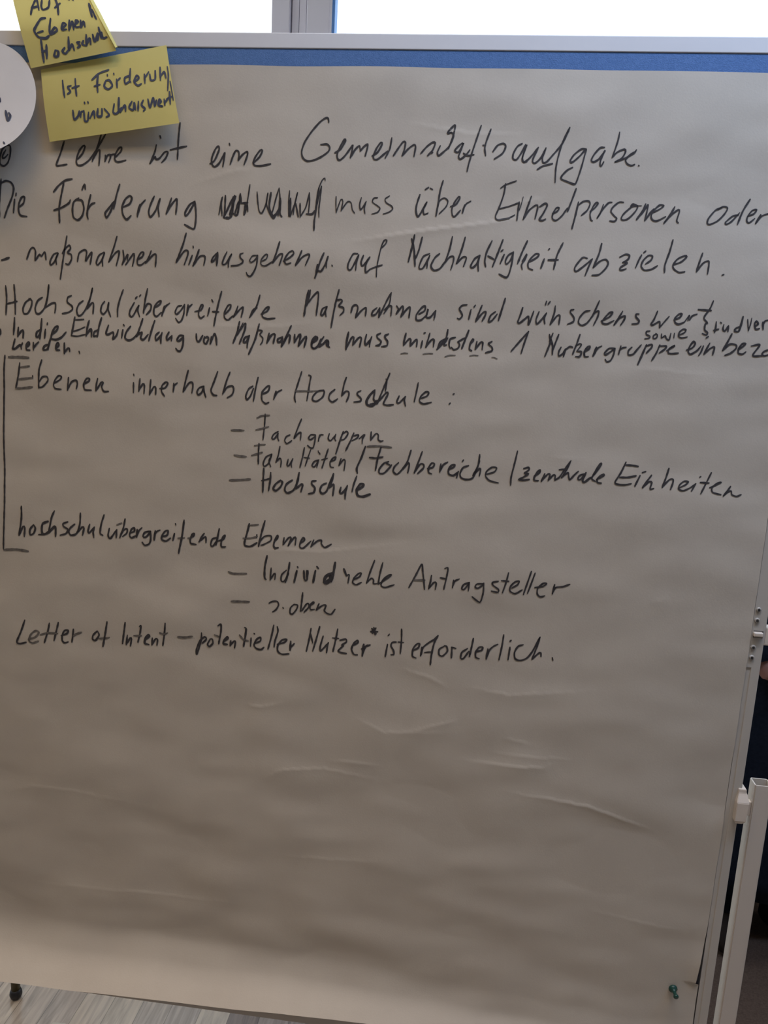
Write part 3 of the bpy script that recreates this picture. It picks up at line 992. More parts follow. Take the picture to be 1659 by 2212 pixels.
4: '''31:-6888,15562 -6889,15530
26:-6773,15753 -6766,15592 -6782,15347
26:-6645,15771 -6638,15597 -6639,15362
26:-6757,15503 -6609,15542
26:-6401,15591 -6482,15531 -6521,15440 -6506,15376 -6444,15387 -6396,15478 -6384,15559 -6427,15590
26:-6224,15614 -6296,15563 -6335,15464 -6320,15392 -6267,15386 -6194,15470 -6145,15633 -6122,15791
25:-6122,15791 -6145,15633 -6182,15471
26:-6182,15471 -6096,15531 -6034,15542 -6027,15477 -6038,15404
25:-5787,15656 -5840,15630 -5850,15565 -5782,15512 -5775,15464 -5837,15421 -5925,15401
25:-5615,15591 -5677,15541 -5710,15459 -5689,15387 -5637,15398 -5565,15497 -5501,15660 -5473,15770
25:-5473,15770 -5510,15628 -5557,15482
25:-5557,15482 -5486,15565 -5460,15558 -5468,15421
25:-5295,15597 -5339,15539 -5353,15458 -5316,15420 -5263,15478 -5235,15583
25:-5235,15583 -5245,15495 -5209,15392
25:-5018,15767 -5071,15630 -5104,15501 -5105,15397
28:-4840,15656 -4814,15681
25:-4780,15690 -4759,15710
25:-4857,15599 -4918,15493 -4928,15429 -4885,15407 -4789,15563
25:-4789,15563 -4807,15498 -4779,15411
26:-4660,15798 -4695,15646 -4722,15462
25:-4716,15502 -4661,15592 -4610,15578 -4619,15506 -4679,15440
25:-4559,15541 -4483,15591 -4465,15640 -4508,15622 -4559,15556 -4568,15461 -4526,15423 -4458,15481
26:-4415,15571 -4449,15434
25:-4441,15466 -4398,15563 -4338,15613
23:-4162,15589 -4221,15571 -4255,15490 -4230,15467 -4170,15526 -4120,15607
23:-4120,15607 -4128,15480 -4162,15383 -4204,15357 -4246,15411
26:-4069,15601 -4086,15458
23:-4086,15466 -4061,15562 -4010,15612
23:-3968,15515 -3884,15538 -3851,15603 -3876,15609 -3909,15537 -3914,15466 -3883,15427 -3833,15461
26:-3758,15575 -3783,15463
24:-3726,15687 -3709,15656
26:-3585,15802 -3633,15628 -3673,15437 -3689,15333
23:-3716,15526 -3624,15526
23:-3523,15506 -3466,15572 -3450,15628 -3491,15618 -3540,15521 -3539,15450 -3489,15421 -3423,15479
23:-3350,15616 -3374,15544 -3414,15464
23:-3414,15464 -3316,15578 -3275,15604 -3282,15548 -3301,15469
25:-3038,15775 -3085,15620 -3181,15466
23:-3181,15466 -3133,15571 -3076,15604
23:-3017,15521 -2935,15564 -2903,15620 -2944,15610 -3000,15537 -2991,15483 -2924,15462 -2817,15475

28:-2355,15868 -2383,15712 -2409,15524
28:-2331,15869 -2351,15744 -2373,15666
24:-2350,15706 -2288,15793 -2225,15850 -2214,15781 -2238,15539
24:-2096,15662 -2152,15629 -2174,15550 -2141,15551 -2088,15662
24:-2088,15662 -2110,15592 -2100,15530
25:-1928,15893 -1969,15729 -2003,15542 -2024,15382
24:-1970,15752 -1898,15763 -1881,15741 -1927,15677 -1862,15657 -1859,15603 -1906,15554
24:-1754,15592 -1733,15678 -1686,15703 -1660,15665 -1687,15533
23:-1687,15533 -1618,15621 -1548,15670 -1551,15562
23:-1396,15677 -1450,15628 -1463,15573 -1408,15591 -1356,15678
23:-1356,15678 -1366,15547
23:-1208,15884 -1273,15759 -1359,15563
18:-1208,15884 -1231,15730 -1299,15650
23:-1297,15604 -1238,15699 -1198,15701 -1199,15577
27:-1127,15711 -1101,15666 -1129,15604
23:-1122,15612 -1048,15715 -1037,15661 -1063,15568
23:-1063,15568 -997,15663 -944,15704 -952,15565
23:-820,15617 -744,15666 -740,15728 -786,15703 -851,15608 -847,15539 -784,15542 -709,15614
24:-709,15614 -698,15691 -715,15583 -660,15586 -594,15673
23:-594,15673 -610,15550

23:-178,15767 -240,15757 -276,15710 -249,15665 -230,15620 -267,15576 -296,15587
24:-119,15709 -142,15581
23:-83,15741 -64,15767
24:24,15768 -8,15676 -46,15555
23:-46,15555 39,15670 81,15687 73,15633 39,15563
23:208,15693 150,15644 125,15560 171,15577 234,15663
26:326,15871 297,15749 256,15581

24:566,15761 543,15669 515,15569 544,15563 601,15611 652,15651 661,15546 715,15722
22:861,15811 872,15857
22:895,15820 918,15854
22:785,15718 755,15618 768,15558 817,15606 885,15707
24:885,15707 860,15638 874,15570
23:991,15802 985,15704 944,15558
22:944,15558 1025,15675 1063,15677 1059,15564
22:1238,15767 1201,15758 1196,15728 1248,15663 1245,15610 1172,15573
22:1450,15762 1384,15744 1323,15666 1315,15598 1363,15567 1428,15603 1493,15711 1558,15893
22:1455,15642 1520,15742 1564,15759 1556,15684 1514,15577
22:1607,15634 1706,15691 1745,15752 1701,15743 1634,15657 1624,15612 1686,15600 1771,15648
23:1871,15772 1828,15681 1777,15589
22:1777,15589 1843,15682 1907,15714 1904,15669 1864,15593
23:2084,15745 2047,15743 2051,15706 2093,15663 2082,15625 2008,15614

23:2317,15792 2284,15686 2254,15625 2277,15614 2347,15659 2362,15653 2367,15586
19:2367,15586 2421,15663 2472,15732
23:2536,15690 2606,15723 2631,15769 2594,15767 2548,15713 2555,15661 2602,15638 2672,15667
18:2672,15667 2728,15758 2714,15691
23:2735,15699 2765,15752 2821,15777
25:2829,15836 2991,15829
22:3005,15951 2974,15850 2925,15767 2916,15722 2967,15669 2939,15656 2941,15582 2982,15547 2971,15517 2917,15533
20:2973,15479 3000,15499
23:3074,15689 3076,15618 3069,15558
23:3052,15580 3115,15598
23:3126,15687 3142,15677
22:3173,15660 3169,15600 3198,15579 3227,15640
22:3234,15647 3236,15574
29:3400,15769 3390,15677 3373,15587
22:3366,15639 3325,15615 3318,15585 3367,15580 3380,15647
16:3462,15739 3487,15607
16:3511,15756 3506,15682 3489,15593
25:3561,15655 3600,15686 3573,15722 3557,15684 3580,15619 3622,15628
25:3655,15711 3671,15623
22:3664,15674 3681,15727 3737,15744''',
5: '''25:-6907,15137 -6875,15138 -6874,15081 -6912,15038

29:-6650,15312 -6659,15189 -6674,15074
29:-6594,15176 -6602,15110 -6608,15044
29:-6607,15061 -6542,15137 -6519,15130 -6528,15031
29:-6235,15315 -6248,15175 -6271,15027
29:-6248,15167 -6312,15123 -6323,15057 -6287,15067 -6253,15143
29:-6181,15170 -6196,15047
29:-6148,15261 -6153,15237
29:-6083,15101 -6011,15162 -5991,15220 -6036,15201 -6082,15118 -6094,15044 -6023,15031 -5943,15067 -5871,15144
28:-5737,15361 -5763,15230 -5793,15099
20:-5735,15321 -5604,15335
20:-5774,15157 -5686,15185 -5589,15230
20:-5793,15099 -5705,15095 -5591,15124
28:-5526,15322 -5554,15224 -5574,15101
29:-5574,15109 -5511,15201 -5494,15194 -5496,15096
28:-5342,15370 -5380,15248 -5408,15100
28:-5398,15198 -5451,15163 -5461,15106 -5417,15116
28:-5240,15270 -5277,15155 -5243,15141 -5173,15176 -5165,15128 -5174,15079 -5121,15130 -5094,15212
28:-5025,15215 -5044,15101
28:-5016,15288 -5007,15273
28:-4912,15269 -4974,15185 -4992,15104 -4941,15074 -4871,15101 -4784,15194
28:-4731,15381 -4766,15276 -4819,15128
28:-4819,15144 -4741,15196 -4759,15115 -4716,15093 -4647,15168
28:-4552,15365 -4595,15235 -4639,15080
28:-4484,15208 -4536,15158 -4528,15093 -4459,15161 -4442,15202
28:-4442,15202 -4459,15129 -4459,15056
28:-4339,15215 -4373,15149 -4365,15101 -4305,15160
28:-4297,15169 -4305,15096
28:-4126,15177 -4186,15174 -4220,15108 -4186,15102 -4131,15160
28:-4126,15177 -4135,15048 -4169,14965 -4211,14963 -4237,14994
29:-6654,15009 -6685,14908 -6695,14867 -6650,14877 -6595,14921 -6568,14931 -6561,14873
29:-6540,14957 -6550,14931
29:-6489,14893 -6434,14945 -6441,14978 -6479,14935 -6481,14869 -6428,14863
26:-6370,14973 -6374,14866
26:-6368,14891 -6336,14942 -6290,14985
29:-6102,15051 -6131,14968 -6152,14885
29:-6132,14960 -6203,14932 -6223,14881 -6170,14884 -6132,14943
29:-6027,14907 -5982,14959 -5998,14991 -6026,14948 -6028,14891 -5975,14885
29:-5901,14987 -5904,14913 -5909,14839
29:-5905,14856 -5851,14916 -5829,14917 -5825,14876
29:-5684,14883 -5676,14855

28:-3941,15209 -3932,15122 -3898,15107 -3848,15190
28:-3822,15175 -3830,15102 -3796,15080 -3763,15146 -3780,15177 -3814,15159
25:-3721,15180 -3737,15083
28:-3737,15083 -3680,15222 -3654,15167 -3644,15071

27:-3322,15405 -3353,15261 -3409,15107
21:-3271,15391 -3328,15262
27:-3360,15213 -3312,15294 -3238,15385 -3245,15297 -3317,15103
27:-3177,15221 -3243,15186 -3259,15130 -3225,15131 -3177,15221
27:-3177,15221 -3200,15141 -3207,15052
27:-3039,15386 -3093,15177 -3181,14966
20:-3054,15306 -2995,15293 -3027,15244 -2985,15198 -2992,15142 -3016,15109
27:-2895,15266 -2925,15130
27:-2925,15138 -2861,15244 -2812,15254 -2834,15134
27:-2704,15228 -2769,15193 -2768,15153 -2727,15163 -2703,15212 -2717,15092
27:-2584,15383 -2646,15246 -2709,15100
27:-2701,15117 -2630,15247 -2597,15248 -2611,15145
27:-2532,15267 -2537,15156
27:-2537,15156 -2466,15270 -2449,15255 -2478,15112
27:-2478,15112 -2383,15243 -2366,15228 -2395,15100
27:-2290,15168 -2234,15218 -2236,15257 -2283,15200 -2288,15113 -2246,15091 -2191,15141
27:-2161,15222 -2183,15157 -2134,15152 -2079,15210 -2053,15195 -2051,15124
25:-2267,15169 -2211,15219 -2220,15250 -2267,15193 -2290,15121 -2264,15090 -2215,15108 -2161,15206
27:-2122,15255 -2184,15157 -2183,15118 -2127,15160 -2079,15202 -2077,15147 -2035,15117

31:-1775,15334 -1795,15223 -1803,15097
25:-1798,15113 -1731,15258 -1699,15267 -1711,15164
25:-1711,15164 -1634,15262 -1594,15264 -1613,15145
26:-1524,15314 -1543,15219 -1525,15173 -1464,15255
25:-1450,15286 -1471,15223 -1476,15152
25:-1331,15339 -1378,15313 -1369,15275 -1318,15230 -1340,15182 -1388,15172
26:-1219,15336 -1266,15311 -1264,15280 -1230,15234 -1235,15179 -1306,15160

27:-980,15355 -999,15261 -1006,15190
25:-1003,15198 -936,15280 -911,15273 -914,15187
25:-914,15187 -840,15276 -823,15269 -826,15184
25:-751,15265 -765,15171
24:-734,15367 -718,15375
24:-655,15370 -680,15261 -699,15182
25:-699,15182 -633,15278 -594,15288 -596,15195
27:-413,15428 -436,15303 -546,15158
24:-452,15302 -512,15253 -539,15166
23:-406,15320 -455,15225 -416,15227
24:-304,15333 -373,15306 -384,15228 -365,15183
24:-261,15273 -242,15235 -263,15188 -317,15169 -350,15199
27:-130,15433 -162,15332 -208,15190
24:-269,15272 -178,15331
24:-94,15258 -58,15306 -67,15321 -95,15273 -105,15187 -72,15166
24:-10,15292 -26,15184
24:-26,15184 38,15279 69,15281 68,15188
g17:-1037,15079 -989,15090 -941,15089
g16:-733,15087 -662,15101 -598,15101
g16:-429,15067 -375,15089 -288,15093
g16:-94,15095 -36,15109 19,15104
24:192,15302 147,15269 197,15225 201,15179 117,15147
g16:205,15090 239,15091 279,15075

24:458,15184 550,15304 669,15455
24:669,15455 627,15308 593,15160

24:948,15430 964,15339 960,15293 912,15137
22:993,15447 956,15339
26:949,15414 999,15295 1009,15173
24:1070,15435 1029,15296 1012,15234
24:1116,15270 1091,15207 1096,15154 1147,15187 1172,15242
24:1179,15250 1158,15149
24:1180,15242 1230,15283 1269,15277
23:1349,15448 1318,15325 1277,15186
18:1305,15294 1356,15327 1380,15313 1327,15227
24:1327,15227 1389,15222 1372,15160 1318,15157
24:1434,15224 1491,15273 1495,15303 1459,15286 1427,15224 1440,15163 1486,15166
29:1580,15292 1546,15176
23:1553,15184 1597,15278 1647,15311
23:1823,15289 1748,15285 1694,15222 1711,15200 1768,15241 1823,15289
23:1823,15289 1810,15197 1780,15127 1736,15109 1710,15139
23:1896,15323 1887,15269 1877,15216
23:1880,15261 1921,15301 1965,15311
23:2040,15315 2000,15267 2006,15214 2065,15225 2111,15288 2157,15351
27:2224,15354 2185,15231 2140,15092
23:2218,15338 2291,15364 2295,15327 2236,15249
23:2396,15362 2363,15255 2314,15154
23:2390,15347 2479,15351 2468,15313 2400,15257
23:2493,15291 2562,15340 2589,15364 2520,15315 2519,15262 2579,15258 2645,15269
23:2744,15311 2815,15345 2845,15399 2820,15427 2782,15366 2768,15297 2802,15261 2878,15310 2922,15372
23:2952,15374 2932,15298 2908,15249
23:3028,15415 2994,15331 2972,15270
23:2972,15270 3044,15348 3093,15366 3083,15268
26:3290,15546 3247,15433 3201,15326
23:3201,15326 3279,15412 3360,15408 3366,15364 3308,15301 3238,15268
23:3404,15351 3456,15398 3481,15429 3438,15427 3402,15366 3402,15306 3455,15294 3495,15325
22:3551,15403 3657,15423 3588,15285 3706,15284
22:3796,15370 3726,15344 3702,15306 3734,15285 3797,15310
19:2249,15535 2205,15526 2209,15489 2256,15468 2251,15445 2193,15431
19:2335,15502 2300,15478 2304,15440 2341,15450 2351,15488 2327,15506
19:2402,15505 2408,15453 2449,15485 2468,15448 2507,15435 2519,15518
19:2564,15520 2563,15460
19:2625,15500 2688,15533 2706,15571 2668,15577 2628,15538 2620,15485 2659,15465 2732,15480''',
6: '''26:-6821,14770 -6847,14568 -6863,14315 -6879,14077 -6897,13630 -6907,13106 -6925,12609 -6956,12212 -6982,11846

g37:-6763,14748 -6602,14756 -6455,14755
26:-6596,14673 -6630,14496 -6683,14299
g26:-6589,14611 -6526,14621 -6449,14635
g28:-6623,14437 -6524,14451 -6407,14470
g31:-6683,14299 -6565,14311 -6420,14335
26:-6406,14499 -6407,14465
26:-6255,14731 -6304,14579 -6322,14327
23:-6310,14412 -6254,14490 -6182,14494 -6175,14436 -6259,14348 -6322,14336
23:-6078,14408 -5987,14463 -5959,14506 -6003,14520 -6059,14459 -6088,14382 -6063,14333 -5974,14326
26:-5853,14503 -5876,14318
26:-5876,14326 -5810,14439 -5739,14467 -5722,14418 -5742,14342
26:-5616,14424 -5544,14469 -5535,14503 -5579,14501 -5625,14415 -5609,14341 -5512,14338
26:-5411,14510 -5431,14426 -5441,14333
26:-5432,14342 -5360,14454 -5325,14456 -5352,14397 -5318,14332 -5248,14336

25:-4869,14480 -4871,14340
25:-4866,14601 -4863,14580
25:-4773,14543 -4792,14360
25:-4788,14377 -4730,14471 -4708,14448 -4714,14332
25:-4613,14535 -4632,14320
25:-4627,14336 -4565,14439 -4539,14424 -4540,14333
25:-4479,14419 -4401,14431 -4358,14500 -4392,14511 -4444,14462 -4453,14379 -4410,14315
25:-4271,14504 -4280,14380
25:-4275,14405 -4263,14472 -4220,14510
25:-4055,14696 -4092,14563 -4134,14388
25:-4131,14393 -4049,14516 -3997,14527 -3989,14470 -4005,14379
25:-3826,14487 -3894,14459 -3928,14400 -3911,14359 -3860,14395 -3826,14487
25:-3826,14487 -3825,14413 -3799,14333
26:-3624,14702 -3673,14569 -3723,14435 -3688,14372 -3637,14366
25:-3446,14703 -3495,14578 -3552,14387
25:-3552,14396 -3485,14489 -3409,14510 -3391,14453 -3416,14387 -3483,14342

25:-3113,14526 -3172,14482 -3212,14382 -3194,14333 -3145,14385 -3104,14493
25:-3040,14651 -3071,14503 -3101,14314
25:-2976,14419 -2893,14464 -2870,14539 -2912,14528 -2977,14443 -2975,14337 -2923,14291 -2876,14310
26:-2776,14471 -2807,14355
22:-2799,14372 -2759,14455 -2696,14495

24:-2417,14764 -2455,14634 -2500,14470 -2506,14388 -2491,14337
24:-2316,14721 -2286,14707 -2297,14626 -2330,14365
g24:-2492,14489 -2342,14498 -2259,14496
g16:-2302,14500 -2128,14514
24:-2095,14524 -2178,14503 -2242,14435 -2248,14378 -2189,14365 -2109,14426 -2086,14500 -2104,14524
24:-1939,14541 -2003,14481 -2017,14407 -1965,14366 -1893,14414
24:-1782,14717 -1811,14620 -1837,14458
24:-1837,14461 -1782,14525 -1741,14519 -1738,14463 -1768,14381
24:-1569,14545 -1617,14518 -1616,14486 -1565,14440 -1571,14400 -1661,14383
34:-1374,14563 -1436,14496 -1481,14413 -1471,14357 -1396,14345 -1335,14421
28:-1373,14547 -1384,14434 -1334,14405
31:-1430,14367 -1349,14380
24:-1332,14373 -1275,14537 -1175,14805
21:-1228,14723 -1211,14708 -1227,14555
25:-1302,14423 -1210,14540 -1185,14526 -1221,14443 -1243,14378 -1185,14365 -1104,14378
24:-1029,14502 -1057,14421 -1024,14406 -940,14499
24:-940,14499 -953,14442 -933,14371
23:-774,14699 -791,14579 -815,14434
23:-721,14487 -642,14524 -621,14573 -662,14578 -723,14519 -743,14446 -684,14413 -576,14440

26:-284,14567 -269,14576
26:-331,14429 -316,14443''',
7: '''g29:-3418,13883 -3324,13889 -3230,13891

g22:-3046,14079 -2971,14116 -2856,14131
22:-2924,14144 -2931,13987 -2950,13773
g22:-3060,13909 -2967,13935 -2869,13966
22:-2729,13908 -2795,13862 -2819,13803 -2785,13796 -2728,13883
22:-2728,13883 -2735,13816 -2717,13776
22:-2559,13868 -2609,13841 -2632,13781 -2597,13742 -2531,13787
22:-2397,14104 -2444,13983 -2498,13822
22:-2498,13822 -2441,13892 -2400,13911 -2405,13803
22:-2189,13891 -2256,13887 -2288,13835 -2254,13821 -2197,13866
22:-2189,13891 -2195,13800 -2217,13707 -2259,13705 -2298,13735
22:-2131,13894 -2144,13803
22:-2140,13836 -2114,13895 -2076,13898
21:-1990,13920 -2004,13853 -1969,13822 -1905,13900
21:-1898,13917 -1912,13858 -1894,13827
24:-1792,13964 -1836,13822 -1887,13640
21:-1814,13914 -1750,13967 -1724,13936 -1771,13859 -1820,13839
24:-1641,13949 -1686,13831 -1747,13695
21:-1656,13907 -1574,13928 -1589,13886 -1662,13841
21:-1563,13872 -1508,13924 -1484,13934 -1514,13875 -1516,13809
24:-1395,13980 -1398,13865
21:-1398,13865 -1328,13960 -1294,13945 -1291,13880 -1257,13858 -1221,13868''',
8: '''g30:-3370,13529 -3284,13517 -3189,13517
g21:-3072,13682 -2996,13700 -2914,13709
25:-3005,13716 -3011,13582 -3011,13422
g25:-3112,13538 -3044,13563 -2956,13594
22:-2814,13578 -2898,13530 -2939,13435 -2921,13394 -2862,13440 -2814,13569
22:-2814,13569 -2854,13474 -2827,13392
22:-2698,13694 -2720,13567 -2752,13464
22:-2752,13464 -2694,13527 -2675,13486 -2682,13401
22:-2574,13518 -2589,13433 -2563,13426 -2515,13513
22:-2507,13530 -2530,13462 -2520,13404
22:-2343,13699 -2364,13573 -2401,13411
19:-2249,13680 -2288,13561 -2326,13433
17:-2347,13557 -2262,13554
22:-2127,13538 -2193,13509 -2225,13448 -2190,13434 -2134,13521
22:-2135,13529 -2156,13427
22:-2143,13667 -2137,13641
22:-2122,13638 -2116,13619
22:-1998,13704 -2035,13577 -2080,13424
17:-2093,13540 -2002,13571
22:-1966,13523 -1900,13553 -1885,13595 -1926,13576 -1966,13507 -1955,13449 -1913,13443
22:-1809,13575 -1838,13473
22:-1838,13473 -1775,13561 -1749,13546 -1760,13412

28:-1468,13771 -1518,13611 -1578,13457 -1567,13383
g26:-1443,13772 -1286,13787 -1097,13782
27:-1245,13776 -1286,13609 -1311,13438
26:-1402,13618 -1311,13616 -1213,13638
25:-1128,13578 -1193,13549 -1255,13462 -1252,13404 -1186,13408 -1107,13497 -1084,13531
26:-1160,13551 -1109,13530
25:-987,13571 -1042,13509 -1055,13442 -1003,13404 -940,13466 -865,13587 -820,13757
25:-865,13587 -917,13484
25:-917,13488 -848,13580 -833,13548 -848,13439
25:-661,13748 -702,13614 -758,13437
25:-758,13445 -683,13566 -634,13569 -631,13520 -708,13435
25:-573,13515 -501,13536 -480,13587 -521,13593 -558,13524 -554,13459 -512,13442
25:-390,13593 -399,13477
25:-400,13485 -357,13579 -295,13624
28:-280,13518 -209,13556 -195,13589 -243,13578 -279,13510 -267,13453 -201,13441 -140,13494
25:-140,13503 -158,13411
25:-93,13645 -79,13667
25:-1,13594 -79,13556 -114,13471 -94,13415 -19,13395 75,13435 147,13669
25:141,13758 128,13602 66,13451
25:66,13459 155,13563 166,13531 155,13456
22:258,13488 359,13527 387,13586 322,13590 254,13529 243,13462 304,13401 427,13376

24:655,13839 629,13667 597,13470 598,13355
25:761,13603 823,13623 833,13591 774,13539 830,13534 763,13481 702,13444 766,13440 848,13457
25:912,13507 979,13560 984,13601 947,13566 914,13491 917,13450 973,13446
27:1052,13549 1014,13441
24:1013,13449 1099,13552 1124,13538 1107,13463
24:1107,13463 1172,13541 1196,13534 1194,13469
24:1194,13469 1253,13514 1301,13598 1389,13752
24:1382,13741 1339,13617 1285,13508
24:1244,13619 1321,13632
24:1285,13516 1365,13586 1377,13538 1398,13491 1454,13560 1504,13615
24:1593,13585 1525,13556 1507,13506 1539,13500 1594,13577
29:1607,13602 1571,13486 1604,13472 1676,13542
24:1678,13526 1746,13628 1805,13736 1782,13734 1730,13626 1693,13527 1744,13490
27:1757,13515 1845,13578 1851,13594 1799,13567 1765,13516 1777,13476 1824,13471

24:2127,13781 2073,13633 2009,13500 2043,13470 2137,13468 2225,13490
26:2131,13741 2217,13742 2295,13734
27:2064,13568 2172,13575 2278,13602
26:2332,13610 2278,13462
26:2358,13652 2402,13671
26:2484,13625 2426,13528 2381,13445
24:2381,13445 2456,13530 2496,13525 2483,13435 2531,13447
26:2703,13731 2679,13609 2641,13470
24:2640,13475 2728,13581 2774,13584 2773,13528 2752,13446
22:2864,13478 2943,13523 2977,13566 2922,13570 2867,13518 2859,13461 2922,13442 3009,13488 3078,13548
22:3078,13548 3030,13444
23:3120,13639 3134,13650
22:3264,13709 3213,13566 3156,13414
26:3137,13568 3251,13568
22:3266,13505 3352,13551 3408,13587 3364,13576 3297,13507 3312,13445 3422,13420
26:3536,13540 3499,13473 3455,13403
22:3454,13406 3515,13467 3551,13477 3565,13430 3628,13411 3685,13438''',
9: '''g30:-3434,13156 -3278,13172 -3123,13194

29:-2929,13360 -2934,13199 -2938,13011
29:-2825,13308 -2831,13189 -2853,13042
25:-2959,13180 -2831,13222
29:-2677,13207 -2752,13143 -2785,13073 -2741,13050 -2674,13114 -2651,13184 -2685,13202
29:-2506,13219 -2590,13154 -2613,13067 -2569,13028 -2485,13076 -2429,13199 -2408,13335
29:-2408,13335 -2437,13181 -2451,13096
29:-2451,13096 -2368,13169 -2351,13153 -2374,13058
29:-2158,13234 -2217,13222 -2216,13179 -2172,13132 -2186,13063 -2262,13037
29:-2005,13211 -2071,13172 -2094,13095 -2059,13055 -2001,13093 -1955,13214 -1909,13352
29:-1909,13352 -1930,13233 -1960,13146
29:-1960,13146 -1903,13201 -1894,13168 -1906,13040
29:-1792,13166 -1806,13089 -1772,13083 -1700,13181
29:-1701,13198 -1723,13112 -1727,13002
26:-1573,13341 -1610,13221 -1630,13110
35:-1556,13140 -1483,13196 -1468,13230 -1518,13227 -1564,13140 -1544,13065 -1468,13054 -1369,13094''',
10: '''g36:-6973,11838 -6774,11859 -6577,11847
29:-6659,12540 -6666,12360 -6718,12086
29:-6718,12086 -6647,12227 -6620,12211 -6634,12074
29:-6478,12266 -6537,12190 -6540,12108 -6483,12131 -6452,12214 -6478,12266
35:-6244,12337 -6329,12295 -6350,12204 -6334,12133 -6259,12148
29:-6400,12119 -6297,12136 -6221,12195
29:-6137,12506 -6187,12395 -6240,12158
35:-6240,12158 -6145,12264 -6127,12220 -6131,12112
29:-5930,12352 -6005,12319 -5997,12275 -5933,12235 -5963,12170 -6056,12136
28:-5821,12324 -5896,12256 -5916,12191 -5880,12149 -5797,12182 -5739,12303
28:-5728,12500 -5738,12339 -5778,12202
29:-5778,12202 -5702,12288 -5675,12272 -5702,12163
28:-5582,12342 -5612,12241 -5594,12207 -5510,12302
28:-5510,12302 -5530,12229 -5522,12140
28:-5355,12501 -5399,12364 -5420,12220 -5375,12187
28:-5273,12302 -5293,12194 -5257,12152 -5155,12293
28:-5155,12293 -5166,12168
g28:-5154,12365 -5081,12397
28:-5026,12463 -5055,12319 -5111,12172
23:-5102,12208 -5037,12302 -4992,12314 -5001,12251 -5066,12193
28:-4956,12255 -4883,12287 -4883,12340 -4928,12310 -4957,12219 -4921,12186 -4848,12227
34:-4838,12317 -4848,12201
28:-4848,12210 -4811,12301 -4766,12349
28:-4631,12306 -4721,12281 -4749,12217 -4704,12212 -4631,12297
28:-4631,12306 -4632,12173 -4659,12108 -4723,12085 -4762,12127
31:-4559,12320 -4578,12177
23:-4574,12230 -4541,12304 -4487,12334
28:-4452,12240 -4380,12263 -4362,12335 -4407,12323 -4452,12257 -4461,12195 -4398,12173 -4326,12223
28:-4264,12298 -4290,12190
28:-4251,12449 -4244,12429
31:-4118,12512 -4147,12281 -4204,12001
g26:-4210,12232 -4112,12244
g26:-4058,12243 -4005,12247
26:-4015,12255 -3971,12285 -3962,12321 -3997,12301 -4024,12228 -4015,12167 -3934,12155
26:-3811,12333 -3855,12268 -3890,12194
26:-3890,12203 -3802,12280 -3784,12273 -3784,12194
26:-3616,12286 -3687,12254 -3712,12164 -3677,12149 -3607,12251
30:-3582,12420 -3607,12286 -3629,12170
26:-3598,12234 -3519,12267 -3493,12330 -3528,12301 -3553,12202 -3544,12150 -3482,12155

30:-3128,12532 -3160,12390 -3196,12247 -3183,12196 -3104,12193 -3009,12253
g21:-3119,12507 -2992,12529
g23:-3220,12307 -3106,12316 -3002,12350
25:-3011,12375 -3016,12331
30:-2894,12593 -2942,12407 -2982,12203
23:-2974,12265 -2898,12358 -2802,12374 -2801,12304 -2912,12234 -2947,12223
28:-2740,12300 -2698,12356 -2699,12390 -2740,12318 -2755,12229 -2728,12196 -2685,12208
25:-2602,12363 -2617,12257
25:-2613,12257 -2533,12368 -2498,12362 -2539,12246
25:-2539,12246 -2456,12374 -2429,12367 -2435,12262
25:-2358,12294 -2299,12351 -2318,12385 -2359,12312 -2365,12242 -2313,12228 -2204,12341
22:-2162,12362 -2202,12254
25:-2202,12258 -2110,12348 -2050,12362 -2049,12310 -1995,12262 -1903,12316''',
11: '''g31:-3437,11777 -3362,11756 -3159,11773

30:-2848,12073 -2879,11902 -2881,11742 -2858,11708
24:-2783,11892 -2796,11705
24:-2793,11714 -2737,11807 -2719,11800 -2726,11719
24:-2555,11875 -2623,11799 -2629,11709 -2585,11704 -2519,11825
30:-2509,11994 -2528,11842 -2567,11688
33:-2398,11879 -2436,11699
24:-2391,11941 -2382,11930
30:-2294,11888 -2281,11756 -2246,11750 -2233,11893
27:-2251,11891 -2246,11750
36:-2121,11902 -2150,11723
30:-2102,11965 -2079,11940
44:-1878,11886 -1963,11826 -1985,11736 -1925,11741 -1852,11862
38:-1833,12048 -1853,11897 -1882,11754
33:-1895,11858 -1909,11787 -1977,11742
38:-1701,11962 -1662,11869
24:-1662,11860 -1620,11881 -1632,11757
24:-1540,11817 -1465,11867 -1442,11922 -1484,11910 -1541,11843 -1564,11771 -1511,11740 -1435,11782
26:-1256,12129 -1315,11941 -1358,11779
23:-1358,11783 -1293,11855 -1258,11832 -1256,11779 -1205,11783
26:-1135,12104 -1169,11935 -1187,11776
23:-1187,11776 -1072,11865 -999,11932 -1050,11919 -1122,11843 -1144,11762 -1083,11736 -953,11787

25:-737,11765 -654,11943 -573,12123 -550,12021 -508,11754
g29:-668,11881 -513,11893
27:-421,11970 -431,11874 -450,11768
25:-446,11777 -381,11869 -347,11864 -354,11767
24:-236,12089 -195,12105 -197,12015 -232,11777
24:-293,11946 -201,11936
24:-100,11927 -109,11814
24:-107,11831 -82,11912 -18,11952
24:118,11911 46,11870 25,11808 59,11802 127,11903
24:126,11912 119,11781
24:317,11910 235,11895 214,11850 256,11836 334,11903
24:333,11920 335,11782 312,11649 280,11629 183,11699
24:537,11963 456,11939 467,11897 546,11843 541,11799 449,11809
24:671,12099 645,11946 607,11796
24:577,11975 684,11975
24:733,11876 810,11934 831,11987 774,11974 715,11900 712,11831 789,11799 882,11862
24:989,12146 947,11971 904,11792
24:1043,12125 1004,11976 960,11814
24:1058,11912 1170,11938 1215,11985 1166,11981 1099,11907 1099,11820 1143,11781 1207,11800
28:1329,11977 1309,11838
24:1315,11865 1349,11936 1445,11958 1538,12000''',
